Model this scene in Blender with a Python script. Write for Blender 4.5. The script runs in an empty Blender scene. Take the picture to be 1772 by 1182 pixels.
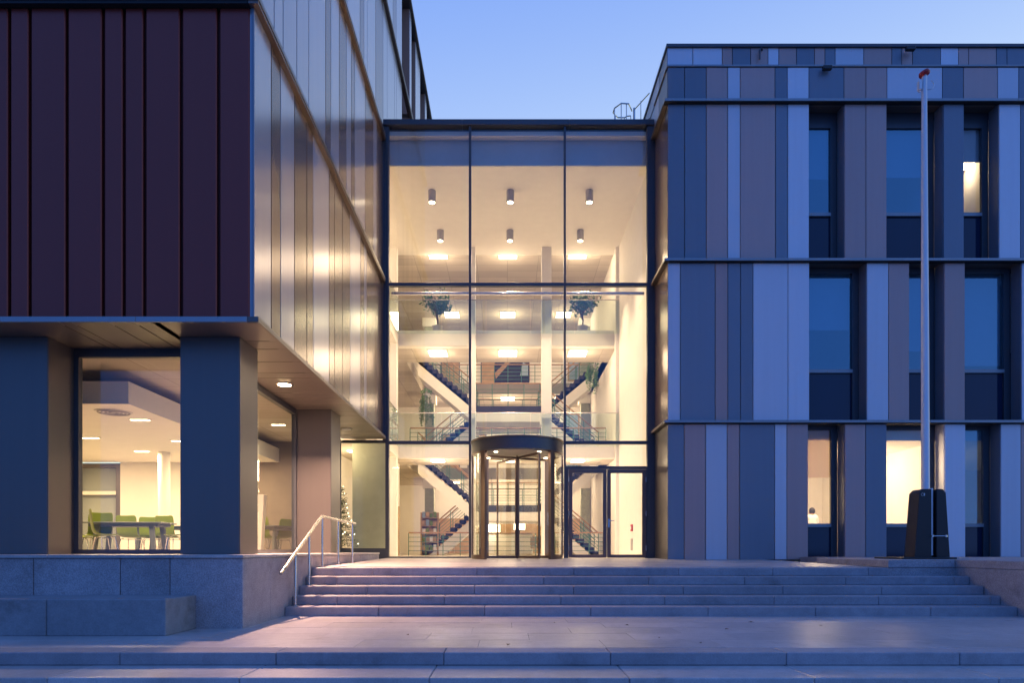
import bpy, bmesh, math, random
from mathutils import Vector, Matrix
random.seed(7)
R = math.radians
sc = bpy.context.scene
C = sc.collection

# ------------------------------------------------------------------ camera
EYE = 1.005                    # lens height above the lower landing (z = 0)
FPX = 1181.0                   # focal length in pixels of the 1772 px wide photograph
cam_d = bpy.data.cameras.new('camera'); cam = bpy.data.objects.new('camera', cam_d); C.objects.link(cam)
cam.location = (0, 0, EYE); cam.rotation_euler = (R(90), 0, 0)
cam_d.sensor_width = 36.0; cam_d.lens = 36.0 * FPX / 1772.0
cam_d.shift_x = (886 - 878) / 1772.0
cam_d.shift_y = (953 - 591) / 1772.0
cam_d.clip_start = 0.05; cam_d.clip_end = 3000
sc.camera = cam

# ------------------------------------------------------------------ world: dusk sky
w = bpy.data.worlds.new('World'); sc.world = w; w.use_nodes = True
nt = w.node_tree; nt.nodes.clear()
# twilight: a deep blue dome that pales towards the horizon where the sun has set, behind the buildings
SKY_DOME = (.075, .25, .91); SKY_GLOW = (1.95, 1.95, .40); SKY_STRENGTH = 1.0
tc = nt.nodes.new('ShaderNodeTexCoord'); sep = nt.nodes.new('ShaderNodeSeparateXYZ'); nt.links.new(tc.outputs['Generated'], sep.inputs[0])
def wm(op, a, b=None):
    m = nt.nodes.new('ShaderNodeMath'); m.operation = op
    for k, v in enumerate((a, b)):
        if v is None: continue
        if isinstance(v, (int, float)): m.inputs[k].default_value = v
        else: nt.links.new(v, m.inputs[k])
    return m.outputs[0]
zc_ = wm('MAXIMUM', sep.outputs[2], 0.0)
up = wm('POWER', wm('SUBTRACT', 1.0, zc_), 2.0)
sun_side = wm('ADD', wm('MULTIPLY', sep.outputs[1], .90), wm('MULTIPLY', sep.outputs[0], .43))   # the afterglow lies behind the hall, a little to the right
fr = wm('POWER', wm('MULTIPLY_ADD', sun_side, .5), 2.0)
fr.node.inputs[0].links[0].from_node.inputs[2].default_value = .5
glow = wm('MULTIPLY', up, fr)
mixs = nt.nodes.new('ShaderNodeMix'); mixs.data_type = 'RGBA'; mixs.blend_type = 'ADD'; mixs.clamp_factor = False
nt.links.new(glow, mixs.inputs[0]); mixs.inputs[6].default_value = (*SKY_DOME, 1); mixs.inputs[7].default_value = (*SKY_GLOW, 1)
bg = nt.nodes.new('ShaderNodeBackground'); bg.inputs['Strength'].default_value = SKY_STRENGTH
out = nt.nodes.new('ShaderNodeOutputWorld')
nt.links.new(mixs.outputs[2], bg.inputs[0]); nt.links.new(bg.outputs[0], out.inputs[0])
sc.view_settings.view_transform = 'Standard'; sc.view_settings.look = 'None'
sc.view_settings.gamma = 1.0; sc.view_settings.exposure = 0.0
sc.view_settings.use_curve_mapping = False
sc.render.engine = 'CYCLES'
try:
    sc.cycles.use_denoising = True
    sc.cycles.denoiser = 'OPENIMAGEDENOISE'
except Exception:
    pass
sc.cycles.max_bounces = 10; sc.cycles.diffuse_bounces = 6; sc.cycles.glossy_bounces = 5
sc.cycles.transparent_max_bounces = 24; sc.cycles.transmission_bounces = 6
sc.cycles.sample_clamp_indirect = 6.0
sc.cycles.caustics_reflective = False; sc.cycles.caustics_refractive = False

# lamp powers (a lit lamp's own light stays in its builder; only the numbers are here)
WARM = (1.0, 0.735, 0.475)
P_HALL = 138.0; P_PANEL = 90.0; P_CAFE = 104.0; P_SOFFIT = 600.0; P_ROOM = 90.0; P_DRUM = 10.0

# ------------------------------------------------------------------ helpers
def px(x, d): return (x - 878.0) * d / FPX            # photo column -> metres at distance d
def pz(y, d): return EYE + (953.0 - y) * d / FPX      # photo row -> height at distance d

class MB:
    """collects shapes and links them as one mesh object"""
    def __init__(s): s.bm = bmesh.new()
    def box(s, x0, x1, y0, y1, z0, z1):
        vs = [s.bm.verts.new(p) for p in ((x0,y0,z0),(x1,y0,z0),(x1,y1,z0),(x0,y1,z0),(x0,y0,z1),(x1,y0,z1),(x1,y1,z1),(x0,y1,z1))]
        for f in ((0,3,2,1),(4,5,6,7),(0,1,5,4),(1,2,6,5),(2,3,7,6),(3,0,4,7)):
            s.bm.faces.new([vs[i] for i in f])
        return s
    def prism(s, pts, z0, z1):
        a = [s.bm.verts.new((p[0], p[1], z0)) for p in pts]; b = [s.bm.verts.new((p[0], p[1], z1)) for p in pts]
        n = len(pts)
        s.bm.faces.new(a[::-1]); s.bm.faces.new(b)
        for i in range(n): s.bm.faces.new((a[i], a[(i+1)%n], b[(i+1)%n], b[i]))
        return s
    def slab(s, A, B):
        """hexahedron / prism between two equal rings of points"""
        a = [s.bm.verts.new(p) for p in A]; b = [s.bm.verts.new(p) for p in B]; n = len(a)
        s.bm.faces.new(a[::-1]); s.bm.faces.new(b)
        for i in range(n): s.bm.faces.new((a[i], a[(i+1)%n], b[(i+1)%n], b[i]))
        return s
    def face(s, *pts):
        s.bm.faces.new([s.bm.verts.new(p) for p in pts]); return s
    def tube(s, pts, r, n=8, closed=False):
        pts = [Vector(p) for p in pts]; rings = []; m = len(pts)
        for i, p in enumerate(pts):
            if closed: t = (pts[(i+1)%m] - pts[i-1])
            else:
                t = Vector((0,0,0))
                if i > 0: t += (p - pts[i-1]).normalized()
                if i < m-1: t += (pts[i+1] - p).normalized()
            t.normalize()
            up = Vector((0,0,1)) if abs(t.z) < .9 else Vector((1,0,0))
            u = t.cross(up).normalized(); v = u.cross(t).normalized()
            k = 1.0
            if 0 < i < m-1 or closed:
                d1 = (p - pts[i-1]).normalized(); c = max(.3, d1.dot(t)); k = 1.0/c
            rr = r[i] if isinstance(r, (list, tuple)) else r
            rings.append([s.bm.verts.new(p + (u*math.cos(2*math.pi*j/n)*1.0 + v*math.sin(2*math.pi*j/n)) * rr * (k if k < 1.5 else 1.5)) for j in range(n)])
        rng = range(m) if closed else range(m-1)
        for i in rng:
            a, b = rings[i], rings[(i+1)%m]
            for j in range(n): s.bm.faces.new((a[j], a[(j+1)%n], b[(j+1)%n], b[j]))
        if not closed:
            s.bm.faces.new(rings[0][::-1]); s.bm.faces.new(rings[-1])
        return s
    def lathe(s, prof, cx, cy, n=24, z=0.0):
        rings = []
        for (r, h) in prof:
            rings.append([s.bm.verts.new((cx + r*math.cos(2*math.pi*j/n), cy + r*math.sin(2*math.pi*j/n), z+h)) for j in range(n)])
        for a, b in zip(rings, rings[1:]):
            for j in range(n): s.bm.faces.new((a[j], a[(j+1)%n], b[(j+1)%n], b[j]))
        s.bm.faces.new(rings[0][::-1]); s.bm.faces.new(rings[-1])
        return s
    def arc_wall(s, cx, cy, r0, r1, a0, a1, z0, z1, n=16):
        """curved wall: angles in degrees, 0 = towards the camera, positive = right"""
        pt = lambda r, a, z: (cx + r*math.sin(R(a)), cy - r*math.cos(R(a)), z)
        rows = []
        for i in range(n+1):
            a = a0 + (a1-a0)*i/n
            rows.append([s.bm.verts.new(pt(r0,a,z0)), s.bm.verts.new(pt(r1,a,z0)), s.bm.verts.new(pt(r1,a,z1)), s.bm.verts.new(pt(r0,a,z1))])
        for p, q in zip(rows, rows[1:]):
            for j in range(4): s.bm.faces.new((p[j], q[j], q[(j+1)%4], p[(j+1)%4]))
        s.bm.faces.new(rows[0]); s.bm.faces.new(rows[-1][::-1])
        return s
    def build(s, name, mat, parent=None, bevel=0.0, smooth=False):
        bmesh.ops.recalc_face_normals(s.bm, faces=s.bm.faces[:])
        if bevel > 0:
            bmesh.ops.bevel(s.bm, geom=s.bm.edges[:], offset=bevel, segments=1, affect='EDGES', clamp_overlap=True)
        me = bpy.data.meshes.new(name); s.bm.to_mesh(me); s.bm.free()
        if mat: me.materials.append(mat)
        if smooth:
            for p in me.polygons: p.use_smooth = True
            try: me.set_sharp_from_angle(angle=R(38))
            except Exception: pass
        o = bpy.data.objects.new(name, me); C.objects.link(o)
        if parent is not None: adopt(o, parent)
        return o

def world_of(o):
    m = Matrix.Translation(o.location) @ o.rotation_euler.to_matrix().to_4x4()
    if o.parent: m = world_of(o.parent) @ o.matrix_parent_inverse @ m
    return m
def adopt(o, parent):
    o.parent = parent; o.matrix_parent_inverse = world_of(parent).inverted()
def tag(o, label=None, cat=None, group=None, kind=None):
    if label: o['label'] = label
    if cat: o['category'] = cat
    if group: o['group'] = group
    if kind: o['kind'] = kind
    return o
def thing(name, label, cat, loc=(0,0,0), group=None):
    o = bpy.data.objects.new(name, None); C.objects.link(o); o.location = loc
    o.empty_display_size = .2
    return tag(o, label, cat, group)
def kids(o, table): return table.get(o, [])
def copy_tree(o, table, parent=None):
    c = o.copy(); C.objects.link(c)
    if parent is not None: c.parent = parent
    for ch in table.get(o, []): copy_tree(ch, table, c)
    return c
def child_table(root):
    t = {}
    def rec(o):
        t[o] = list(o.children)
        for c in o.children: rec(c)
    rec(root); return t
def dup(root, loc, rz, label=None, table=None):
    c = copy_tree(root, table); c.location = loc; c.rotation_euler = (0, 0, rz)
    if label: c['label'] = label
    return c

# ------------------------------------------------------------------ materials
def new_mat(name):
    m = bpy.data.materials.new(name); m.use_nodes = True
    n = m.node_tree; b = n.nodes['Principled BSDF']
    return m, n, b
def N(n, t, **kw):
    o = n.nodes.new(t)
    for k, v in kw.items(): setattr(o, k, v)
    return o
def mix_rgb(n, fac, a, b, mode='MIX'):
    m = n.nodes.new('ShaderNodeMix'); m.data_type = 'RGBA'; m.blend_type = mode
    def put(sock, v):
        if isinstance(v, (tuple, list)): sock.default_value = (*v[:3], 1)
        elif isinstance(v, (int, float)): sock.default_value = v
        else: n.links.new(v, sock)
    put(m.inputs[0], fac); put(m.inputs[6], a); put(m.inputs[7], b)
    return m.outputs[2]
def ramp(n, src, p0, p1, c0=0.0, c1=1.0):
    r = n.nodes.new('ShaderNodeMapRange'); r.inputs[1].default_value = p0; r.inputs[2].default_value = p1
    r.inputs[3].default_value = c0; r.inputs[4].default_value = c1
    n.links.new(src, r.inputs[0]); return r.outputs[0]
def obj_coord(n, scale=(1,1,1)):
    t = N(n, 'ShaderNodeNewGeometry'); mp = N(n, 'ShaderNodeMapping'); mp.inputs['Scale'].default_value = scale
    n.links.new(t.outputs['Position'], mp.inputs['Vector']); return mp.outputs[0]
def noise(n, vec, scale, detail=4, rough=.55):
    t = N(n, 'ShaderNodeTexNoise'); t.inputs['Scale'].default_value = scale; t.inputs['Detail'].default_value = detail
    t.inputs['Roughness'].default_value = rough; n.links.new(vec, t.inputs['Vector']); return t.outputs['Fac']
def bump(n, b, h, strength=.1, dist=.01):
    k = N(n, 'ShaderNodeBump'); k.inputs['Strength'].default_value = strength; k.inputs['Distance'].default_value = dist
    n.links.new(h, k.inputs['Height']); n.links.new(k.outputs[0], b.inputs['Normal'])

def plain(name, col, rough=.5, metal=0.0, var=.06, spec=.5):
    m, n, b = new_mat(name)
    v = noise(n, obj_coord(n), 3.0, 3)
    f = ramp(n, v, .3, .7, 1-var, 1+var)
    c = mix_rgb(n, 1.0, col, f, 'MULTIPLY'); n.links.new(c, b.inputs['Base Color'])
    b.inputs['Roughness'].default_value = rough; b.inputs['Metallic'].default_value = metal
    b.inputs['Specular IOR Level'].default_value = spec
    return m
def metal_panel(name, col, rough=.32, metal=.55, tint=.10, wave=.012):
    """coated metal cassette: a little tone change from panel to panel, faint waviness, faint vertical streaks"""
    m, n, b = new_mat(name)
    oi = N(n, 'ShaderNodeObjectInfo')
    f = ramp(n, oi.outputs['Random'], 0, 1, 1-tint, 1+tint)
    st = noise(n, obj_coord(n, (9, 9, .25)), 1.0, 2)
    f2 = ramp(n, st, .3, .7, .98, 1.02)
    c = mix_rgb(n, 1.0, mix_rgb(n, 1.0, col, f, 'MULTIPLY'), f2, 'MULTIPLY')
    n.links.new(c, b.inputs['Base Color'])
    b.inputs['Metallic'].default_value = metal
    b.inputs['Roughness'].default_value = rough
    if wave:
        bump(n, b, noise(n, obj_coord(n, (.5, .5, .2)), 1.0, 0), wave, .02)
    return m
def stone(name, col, speck=.22, bump_s=.25, rough=.75):
    m, n, b = new_mat(name)
    p = obj_coord(n)
    fine = noise(n, p, 60, 3, .7); mid = noise(n, p, 9, 5, .6); big = noise(n, p, 1.1, 4, .6)
    f = ramp(n, fine, .3, .7, 1-speck, 1+speck)
    g = ramp(n, mid, .3, .7, .9, 1.1)
    h = ramp(n, big, .3, .7, .84, 1.1)
    oi = N(n, 'ShaderNodeObjectInfo'); o = ramp(n, oi.outputs['Random'], 0, 1, .9, 1.08)
    c = mix_rgb(n, 1, col, f, 'MULTIPLY'); c = mix_rgb(n, 1, c, g, 'MULTIPLY'); c = mix_rgb(n, 1, c, h, 'MULTIPLY'); c = mix_rgb(n, 1, c, o, 'MULTIPLY')
    # dark pores and drip stains
    v = N(n, 'ShaderNodeTexVoronoi'); v.inputs['Scale'].default_value = 16; n.links.new(p, v.inputs['Vector'])
    pore = ramp(n, v.outputs['Distance'], .02, .09, .55, 0)
    keep = ramp(n, noise(n, p, 2.3, 2), .52, .62)
    pm = N(n, 'ShaderNodeMath'); pm.operation = 'MULTIPLY'; n.links.new(pore, pm.inputs[0]); n.links.new(keep, pm.inputs[1])
    c = mix_rgb(n, pm.outputs[0], c, (.06, .055, .05))
    stn = ramp(n, noise(n, p, 1.7, 6, .68), .58, .72, 0, .55)
    c = mix_rgb(n, stn, c, (col[0]*.45, col[1]*.42, col[2]*.38))
    n.links.new(c, b.inputs['Base Color']); b.inputs['Roughness'].default_value = rough
    bump(n, b, fine, bump_s, .004)
    return m
def thin_glass(name, base=.06, tint=(.97,.98,.96), rough=.0, refl=(.95,.98,1)):
    """a single sheet of architectural glass: clear, reflecting more at grazing angles"""
    m = bpy.data.materials.new(name); m.use_nodes = True; n = m.node_tree; n.nodes.clear()
    o = N(n, 'ShaderNodeOutputMaterial'); mx = N(n, 'ShaderNodeMixShader'); t = N(n, 'ShaderNodeBsdfTransparent'); g = N(n, 'ShaderNodeBsdfGlossy')
    t.inputs[0].default_value = (*tint, 1); g.inputs['Roughness'].default_value = rough; g.inputs[0].default_value = (*refl,1)
    lw = N(n, 'ShaderNodeLayerWeight'); lw.inputs['Blend'].default_value = .5
    p = N(n, 'ShaderNodeMath'); p.operation = 'POWER'; p.inputs[1].default_value = 3.5; n.links.new(lw.outputs['Facing'], p.inputs[0])
    f = ramp(n, p.outputs[0], 0, 1, base, .85)
    n.links.new(f, mx.inputs[0]); n.links.new(t.outputs[0], mx.inputs[1]); n.links.new(g.outputs[0], mx.inputs[2]); n.links.new(mx.outputs[0], o.inputs[0])
    return m
def emit(name, col, s):
    m = bpy.data.materials.new(name); m.use_nodes = True; n = m.node_tree; n.nodes.clear()
    o = N(n, 'ShaderNodeOutputMaterial'); e = N(n, 'ShaderNodeEmission'); e.inputs[0].default_value = (*col, 1); e.inputs[1].default_value = s
    n.links.new(e.outputs[0], o.inputs[0]); return m

M = {}
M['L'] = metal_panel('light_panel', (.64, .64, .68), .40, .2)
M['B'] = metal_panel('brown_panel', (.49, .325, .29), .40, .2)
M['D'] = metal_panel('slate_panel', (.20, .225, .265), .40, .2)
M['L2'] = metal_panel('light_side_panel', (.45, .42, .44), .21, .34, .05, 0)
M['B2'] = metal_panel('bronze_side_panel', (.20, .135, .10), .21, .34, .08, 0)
M['maroon'] = metal_panel('maroon_panel', (.24, .037, .022), .33, .25, .06)
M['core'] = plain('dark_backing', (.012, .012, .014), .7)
M['groove'] = plain('maroon_backing', (.10, .014, .010), .6)
M['clad'] = metal_panel('taupe_cladding', (.15, .135, .125), .36, .45, .04)
M['soffit'] = metal_panel('soffit_cladding', (.15, .125, .11), .36, .3, .07, 0)
M['frame'] = metal_panel('anthracite_frame', (.085, .092, .105), .38, .4, .03)
M['ledge'] = metal_panel('ledge_metal', (.30, .31, .32), .36, .5, .04)
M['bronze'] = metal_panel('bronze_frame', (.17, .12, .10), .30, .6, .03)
M['reveal'] = metal_panel('brown_reveal', (.42, .28, .21), .4, .1, .05, 0)
M['stone'] = stone('grey_stone', (.37, .335, .335), .34, .3)
M['stone2'] = stone('bench_concrete', (.25, .25, .255), .12, .2, .8)
M['paving'] = stone('pale_paving', (.46, .42, .40), .14, .25, .38)
M['riser'] = stone('step_stone', (.35, .32, .325), .12, .2, .72)
M['ground'] = stone('plaza_ground', (.22, .215, .21), .1, .2, .8)
M['white'] = plain('warm_white_plaster', (.80, .77, .71), .7, 0, .02)
M['ceil'] = plain('ceiling_board', (.66, .60, .52), .8, 0, .03)
m_, n_, b_ = new_mat('acoustic_tiles')          # far ceiling: faint tone change from tile to tile
br_ = N(n_, 'ShaderNodeTexBrick'); br_.offset = 0.0; br_.inputs['Scale'].default_value = 1.0
br_.inputs['Brick Width'].default_value = 1.2; br_.inputs['Row Height'].default_value = .6; br_.inputs['Mortar Size'].default_value = .010
br_.inputs['Color1'].default_value = (.60, .54, .46, 1); br_.inputs['Color2'].default_value = (.49, .435, .365, 1); br_.inputs['Mortar'].default_value = (.36, .32, .27, 1)
n_.links.new(obj_coord(n_), br_.inputs['Vector']); n_.links.new(br_.outputs['Color'], b_.inputs['Base Color']); b_.inputs['Roughness'].default_value = .85
M['ceil'] = m_
M['ceilw'] = plain('white_ceiling', (.90, .86, .79), .8, 0, .02)
M['floor'] = plain('lobby_floor', (.72, .67, .58), .35, 0, .06)
M['steel'] = plain('brushed_steel', (.62, .60, .58), .26, 1.0, .04)
M['bulk'] = plain('blue_grey_screen', (.52, .55, .57), .6, 0, .03)
M['glass'] = thin_glass('hall_glass', .075)
M['glass_cafe'] = thin_glass('cafe_glass', .07, (.83,.86,.80))
M['glass_r'] = thin_glass('coated_window_glass', .26, (.55,.74,.86), 0, (.50,.86,1))
M['glass_sp'] = plain('spandrel_glass', (.002, .017, .05), .05, 0, .0, .5)
M['glass_in'] = thin_glass('balustrade_glass', .05, (.93,.98,.94))
M['carpet'] = plain('dark_blue_carpet', (.035, .035, .06), .95, 0, .15)
M['wood'] = plain('orange_handrail_wood', (.36, .215, .11), .45, 0, .15)
M['green'] = plain('green_painted_steel', (.07, .20, .15), .4, .2, .05)
M['greenchair'] = plain('lime_green_shell', (.17, .235, .012), .4, 0, .05)
M['chrome'] = plain('chrome_leg', (.7, .68, .66), .18, 1.0)
M['table'] = plain('grey_table_top', (.13, .15, .15), .45)
M['taupe'] = plain('taupe_wall', (.23, .19, .155), .8)
M['board'] = plain('sage_board', (.47, .49, .37), .5)
M['oak'] = plain('oak_panel', (.46, .30, .15), .55, 0, .12)
M['speck'] = stone('speckled_column', (.36, .38, .27), .5, .1, .6)
M['pot'] = plain('grey_pot', (.42, .40, .37), .6)
M['leaf'] = plain('ficus_leaf', (.06, .15, .06), .45, 0, .3)
M['ivy'] = plain('ivy_leaf', (.10, .21, .06), .5, 0, .3)
M['fir'] = plain('fir_needles', (.035, .075, .03), .7, 0, .3)
M['bark'] = plain('bark', (.12, .08, .05), .9, 0, .3)
M['black'] = plain('black_plastic', (.012, .012, .014), .38, 0, .05)
M['red'] = plain('red_cap', (.42, .012, .012), .4)
M['polew'] = plain('white_pole', (.72, .71, .72), .35, .2, .02)
M['blind'] = plain('roller_blind', (.42, .42, .44), .85, 0, .02)
M['blindc'] = plain('cream_blind', (.70, .62, .48), .9, 0, .02)
M['skin'] = plain('skin', (.45, .27, .19), .55)
M['hair'] = plain('dark_hair', (.02, .014, .01), .6)
M['shirt'] = plain('white_shirt', (.72, .70, .67), .8)
M['trousers'] = plain('dark_trousers', (.03, .03, .04), .85)
M['lamp'] = emit('lit_panel', (1.0, .80, .52), 16.0)
M['lamp_hot'] = emit('lit_downlight', (1.0, .80, .52), 22.0)
M['lamp_soft'] = emit('soffit_lamp', (1.0, .70, .36), 45.0)
M['bead'] = emit('fairy_light', (1.0, .85, .6), 9.0)
M['redlamp'] = emit('red_indicator', (1.0, .06, .03), 6.0)
M['daypane'] = plain('far_window_blue', (.30, .40, .52), .3)
M['leafdry'] = plain('dry_leaf', (.09, .055, .03), .8, 0, .3)

def fabric(name, col, tr=.5):
    m = bpy.data.materials.new(name); m.use_nodes = True; n = m.node_tree; n.nodes.clear()
    o = N(n, 'ShaderNodeOutputMaterial'); mx = N(n, 'ShaderNodeMixShader'); d = N(n, 'ShaderNodeBsdfDiffuse'); t = N(n, 'ShaderNodeBsdfTranslucent')
    d.inputs[0].default_value = (*col, 1); t.inputs[0].default_value = (*col, 1); mx.inputs[0].default_value = tr
    n.links.new(d.outputs[0], mx.inputs[1]); n.links.new(t.outputs[0], mx.inputs[2]); n.links.new(mx.outputs[0], o.inputs[0]); return m
M['blindc'] = fabric('cream_blind', (.78, .68, .52), .6)

def area_light(name, loc, size, power, parent=None, col=WARM, size_y=None, rot=(0,0,0), spread=None):
    l = bpy.data.lights.new(name, 'AREA'); l.energy = power; l.color = col; l.size = size
    if size_y: l.shape = 'RECTANGLE'; l.size_y = size_y
    if spread: l.spread = spread
    o = bpy.data.objects.new(name, l); C.objects.link(o); o.location = loc; o.rotation_euler = rot
    if parent is not None: adopt(o, parent)
    return o
def Zr(h): return EYE + h            # heights measured from eye level

# ================================================================== SETTING: ground, landing, steps
g = MB().box(-300, 300, -300, 300, -1.2, -.372).build('ground', M['ground']); tag(g, kind='structure')
DG = 19.2                       # distance of the glass front
X0 = -3.40                      # outer edge of the left wing's ledges
RISE = .141; TREAD = .36; D0 = 10.40; ZP = 5*RISE
def run_blocks(name, parent, x0, x1, y0, y1, z0, z1, length, mat, off=0.0, gap=.005, bev=.008):
    x = x0 - off
    while x < x1:
        a, b = max(x, x0), min(x + length*random.uniform(.93, 1.07), x1)
        if b - a > .05:
            MB().box(a + gap/2, b - gap/2, y0, y1, z0, z1 + random.uniform(-.0012, .0012)).build(name, mat, parent, bevel=bev)
        x = b if b > a else x + length
        if b >= x1: break

plaza = MB().box(-14, 16, 5.41, 12.0, -.366, -.262).build('front_terrace', M['riser']); tag(plaza, kind='structure')
landing = MB().box(-14, 16, 6.74, 19.0, -.25, -.032).build('landing', M['riser']); tag(landing, kind='structure')
# landing edge stones and paving slabs
run_blocks('kerb_stone', landing, -14, 16, 6.70, 7.05, -.125, 0, 1.62, M['riser'], .83)
y = 7.055
row = 0
while y < 10.6:
    d = .61
    run_blocks('paving_slab', landing, -6.4, 11.0, y, y+d-.005, -.03, -.001, 1.25, M['paving'], .55*(row % 2)+.2, .0022, .0012)
    y += d; row += 1
MB().box(-14, -6.405, 7.06, 10.6, -.03, -.001).build('paving_strip', M['paving'], landing)
MB().box(11.005, 16, 7.06, 10.6, -.03, -.001).build('paving_strip', M['paving'], landing)
# two lower treads towards the camera
run_blocks('step_stone', plaza, -14, 16, 6.05, 6.72, -.26, -.127, 1.7, M['paving'], .4)
run_blocks('step_stone', plaza, -14, 16, 5.40, 6.07, -.40, -.262, 1.7, M['paving'], 1.1)

stair = MB().box(-3.39, 6.6, D0+.5, 12.6, .0, .13).build('entrance_steps', M['riser']); tag(stair, kind='structure')
def right_limit(d):             # the steps die into the slanting face of the right plinth
    return 7.776 if d < 11.8 else 6.617
for k in range(5):
    d = D0 + k*TREAD
    x1 = right_limit(d)
    back = d + TREAD + .04 if k < 4 else d + .42
    run_blocks('step_block', stair, -3.392, x1, d, back, k*RISE + (.0 if k else -.03), (k+1)*RISE, 1.72, M['riser'], [.2,.95,.5,1.3,.75][k], .005, .009)
# platform in front of the doors, rising gently to the threshold
plat = MB().slab([(-3.392,D0+4*TREAD+.41,.3),(6.6,D0+4*TREAD+.41,.3),(6.6,DG+.3,.3),(-4.8,DG+.3,.3),(-4.8,18.2,.3),(-3.392,18.2,.3)],
                 [(-3.392,D0+4*TREAD+.41,ZP-.04),(6.6,D0+4*TREAD+.41,ZP-.04),(6.6,DG+.3,.76),(-4.8,DG+.3,.76),(-4.8,18.2,.75),(-3.392,18.2,.75)]).build('entrance_platform', M['riser'])
tag(plat, kind='structure')
def zplat(d): return ZP + (d - 11.84) * (.789 - ZP) / (DG - 11.84)
y = D0+4*TREAD+.425; row = 0
while y < DG - .1:
    d = .72; x = -3.39
    off = .6*(row % 2)
    x = -3.39 - off
    while x < 6.6:
        a, b = max(x, -3.39), min(x+1.25, 6.6)
        if b-a > .06:
            y2 = min(y+d, DG-.06)
            MB().slab([(a+.001,y,zplat(y)-.03),(b-.002,y,zplat(y)-.03),(b-.002,y2-.005,zplat(y2)-.03),(a+.002,y2-.005,zplat(y2)-.03)],
                      [(a+.002,y,zplat(y)),(b-.002,y,zplat(y)),(b-.002,y2-.005,zplat(y2)),(a+.002,y2-.005,zplat(y2))]).build('paving_slab', M['paving'], plat)
        x += 1.25
    y += d; row += 1

# ---- left plinth
ZC = Zr(-.058)                  # top of its coping
lp = thing('left_plinth', 'grey stone plinth with thin coping under the left wing, beside the steps', 'plinth', (-8, 9, 0))
MB().box(-14, -3.44, 8.81, 18.05, -.02, ZC-.05).build('core', M['stone'], lp)
fx = [-14, px(58,8.77), px(208,8.77), px(294,8.77), X0]
for a, b in zip(fx, fx[1:]):
    MB().box(a+.005, b-.005 if b != X0 else b, 8.77, 8.805, -.01, ZC-.045).build('facing_panel', M['stone'], lp, bevel=.004)
y = 8.812
while y < 18:
    b = min(y+1.0, 18.08)
    MB().box(-3.435, X0, y, b-.010, -.01, ZC-.045).build('facing_panel', M['stone'], lp, bevel=.004); y = b
x = -14
while x < X0:
    b = min(x+1.62, X0+.015)
    if X0 - b < .8: b = X0+.015
    MB().box(x+.003, b-.003, 8.745, 10.0, ZC-.04, ZC).build('coping_slab', M['paving'], lp, bevel=.004); x = b
y = 10.003
while y < 18.1:
    b = min(y+1.62, 18.1)
    MB().box(-4.9, X0+.015, y, b-.006, ZC-.04, ZC).build('coping_slab', M['paving'], lp, bevel=.004); y = b
MB().box(-14, -4.905, 10.003, 10.62, ZC-.04, ZC).build('coping_slab', M['paving'], lp)

# ---- bench block
bench = thing('stone_bench', 'long grey concrete block bench set before the left plinth', 'bench', (-7, 8.3, 0))
bx = px(81, 8.0)
MB().box(-13, bx-.003, 7.99, 8.765, -.003, .432).build('bench_block', M['stone2'], bench, bevel=.01)
MB().box(bx+.003, -4.0, 7.99, 8.765, -.003, .434).build('bench_block', M['stone2'], bench, bevel=.01)

# ---- right plinth with its slanting face
rp = thing('right_plinth', 'grey stone plinth under the right wing where the steps run out', 'plinth', (10, 12, 0))
ZR = Zr(-.165)
dd = D0 - .32
RSX = 7.78                      # where the steps stop against the plinth's cheek
poly = [(6.62, 14.6), (6.62, 11.86), (RSX, 11.86), (RSX, dd), (16, dd), (16, 17.50), (7.4, 17.50), (7.4, 14.6)]
MB().prism(poly, -.02, ZR-.135).build('core', M['stone'], rp)
MB().prism([(6.612, 14.6), (6.612, 11.845), (RSX-.008, 11.845), (RSX-.008, 14.6)], ZR-.13, ZR).build('coping_slab', M['stone'], rp, bevel=.006)
for a, b in ((RSX-.004, 9.5), (9.5, 11.2), (11.2, 12.8), (12.8, 16)):
    MB().prism([(a+.003, 14.6), (a+.003, dd-.012), (b-.003, dd-.012), (b-.003, 14.6)], ZR-.13, ZR).build('coping_slab', M['stone'], rp, bevel=.006)
MB().box(RSX-.004, 16, 14.603, 16.0, ZR-.13, ZR-.002).build('coping_slab', M['stone'], rp)
MB().prism([(7.5, 16.003), (16, 16.003), (16, 17.49), (7.5, 17.49)], ZR-.13, ZR-.003).build('coping_slab', M['stone'], rp)

# ================================================================== LEFT WING
lw = thing('left_wing', 'tall dark office wing on the left with overhanging metal upper floors', 'building', (-8, 14, 0))
WX = -3.497                     # plane of the side cassettes
WY = 9.42                       # plane of the front cassettes
LEVEL = [3.20, 7.62, 11.62, 15.62, 19.55]     # top of each ledge, from eye level
BACKD = 38.0
DBAY = FPX*3.5/(878-695.5)      # where the closed cassettes end and the deep bays begin
MB().box(-13.9, WX-.07, WY+.07, DG+.04, Zr(3.18), Zr(19.4)).build('wall_core', M['groove'], lw)
MB().box(-13.9, WX-.07, DG+.042, DBAY-.02, Zr(12.04), Zr(19.4)).build('wall_core', M['groove'], lw)
MB().box(-13.9, WX-.62, DBAY-.018, BACKD, Zr(12.04), Zr(19.4)).build('bay_back', M['reveal'], lw)
MB().box(-13.9, -6.25, DG+.042, BACKD, Zr(3.45), Zr(12.036)).build('wall_core', M['core'], lw)
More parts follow.
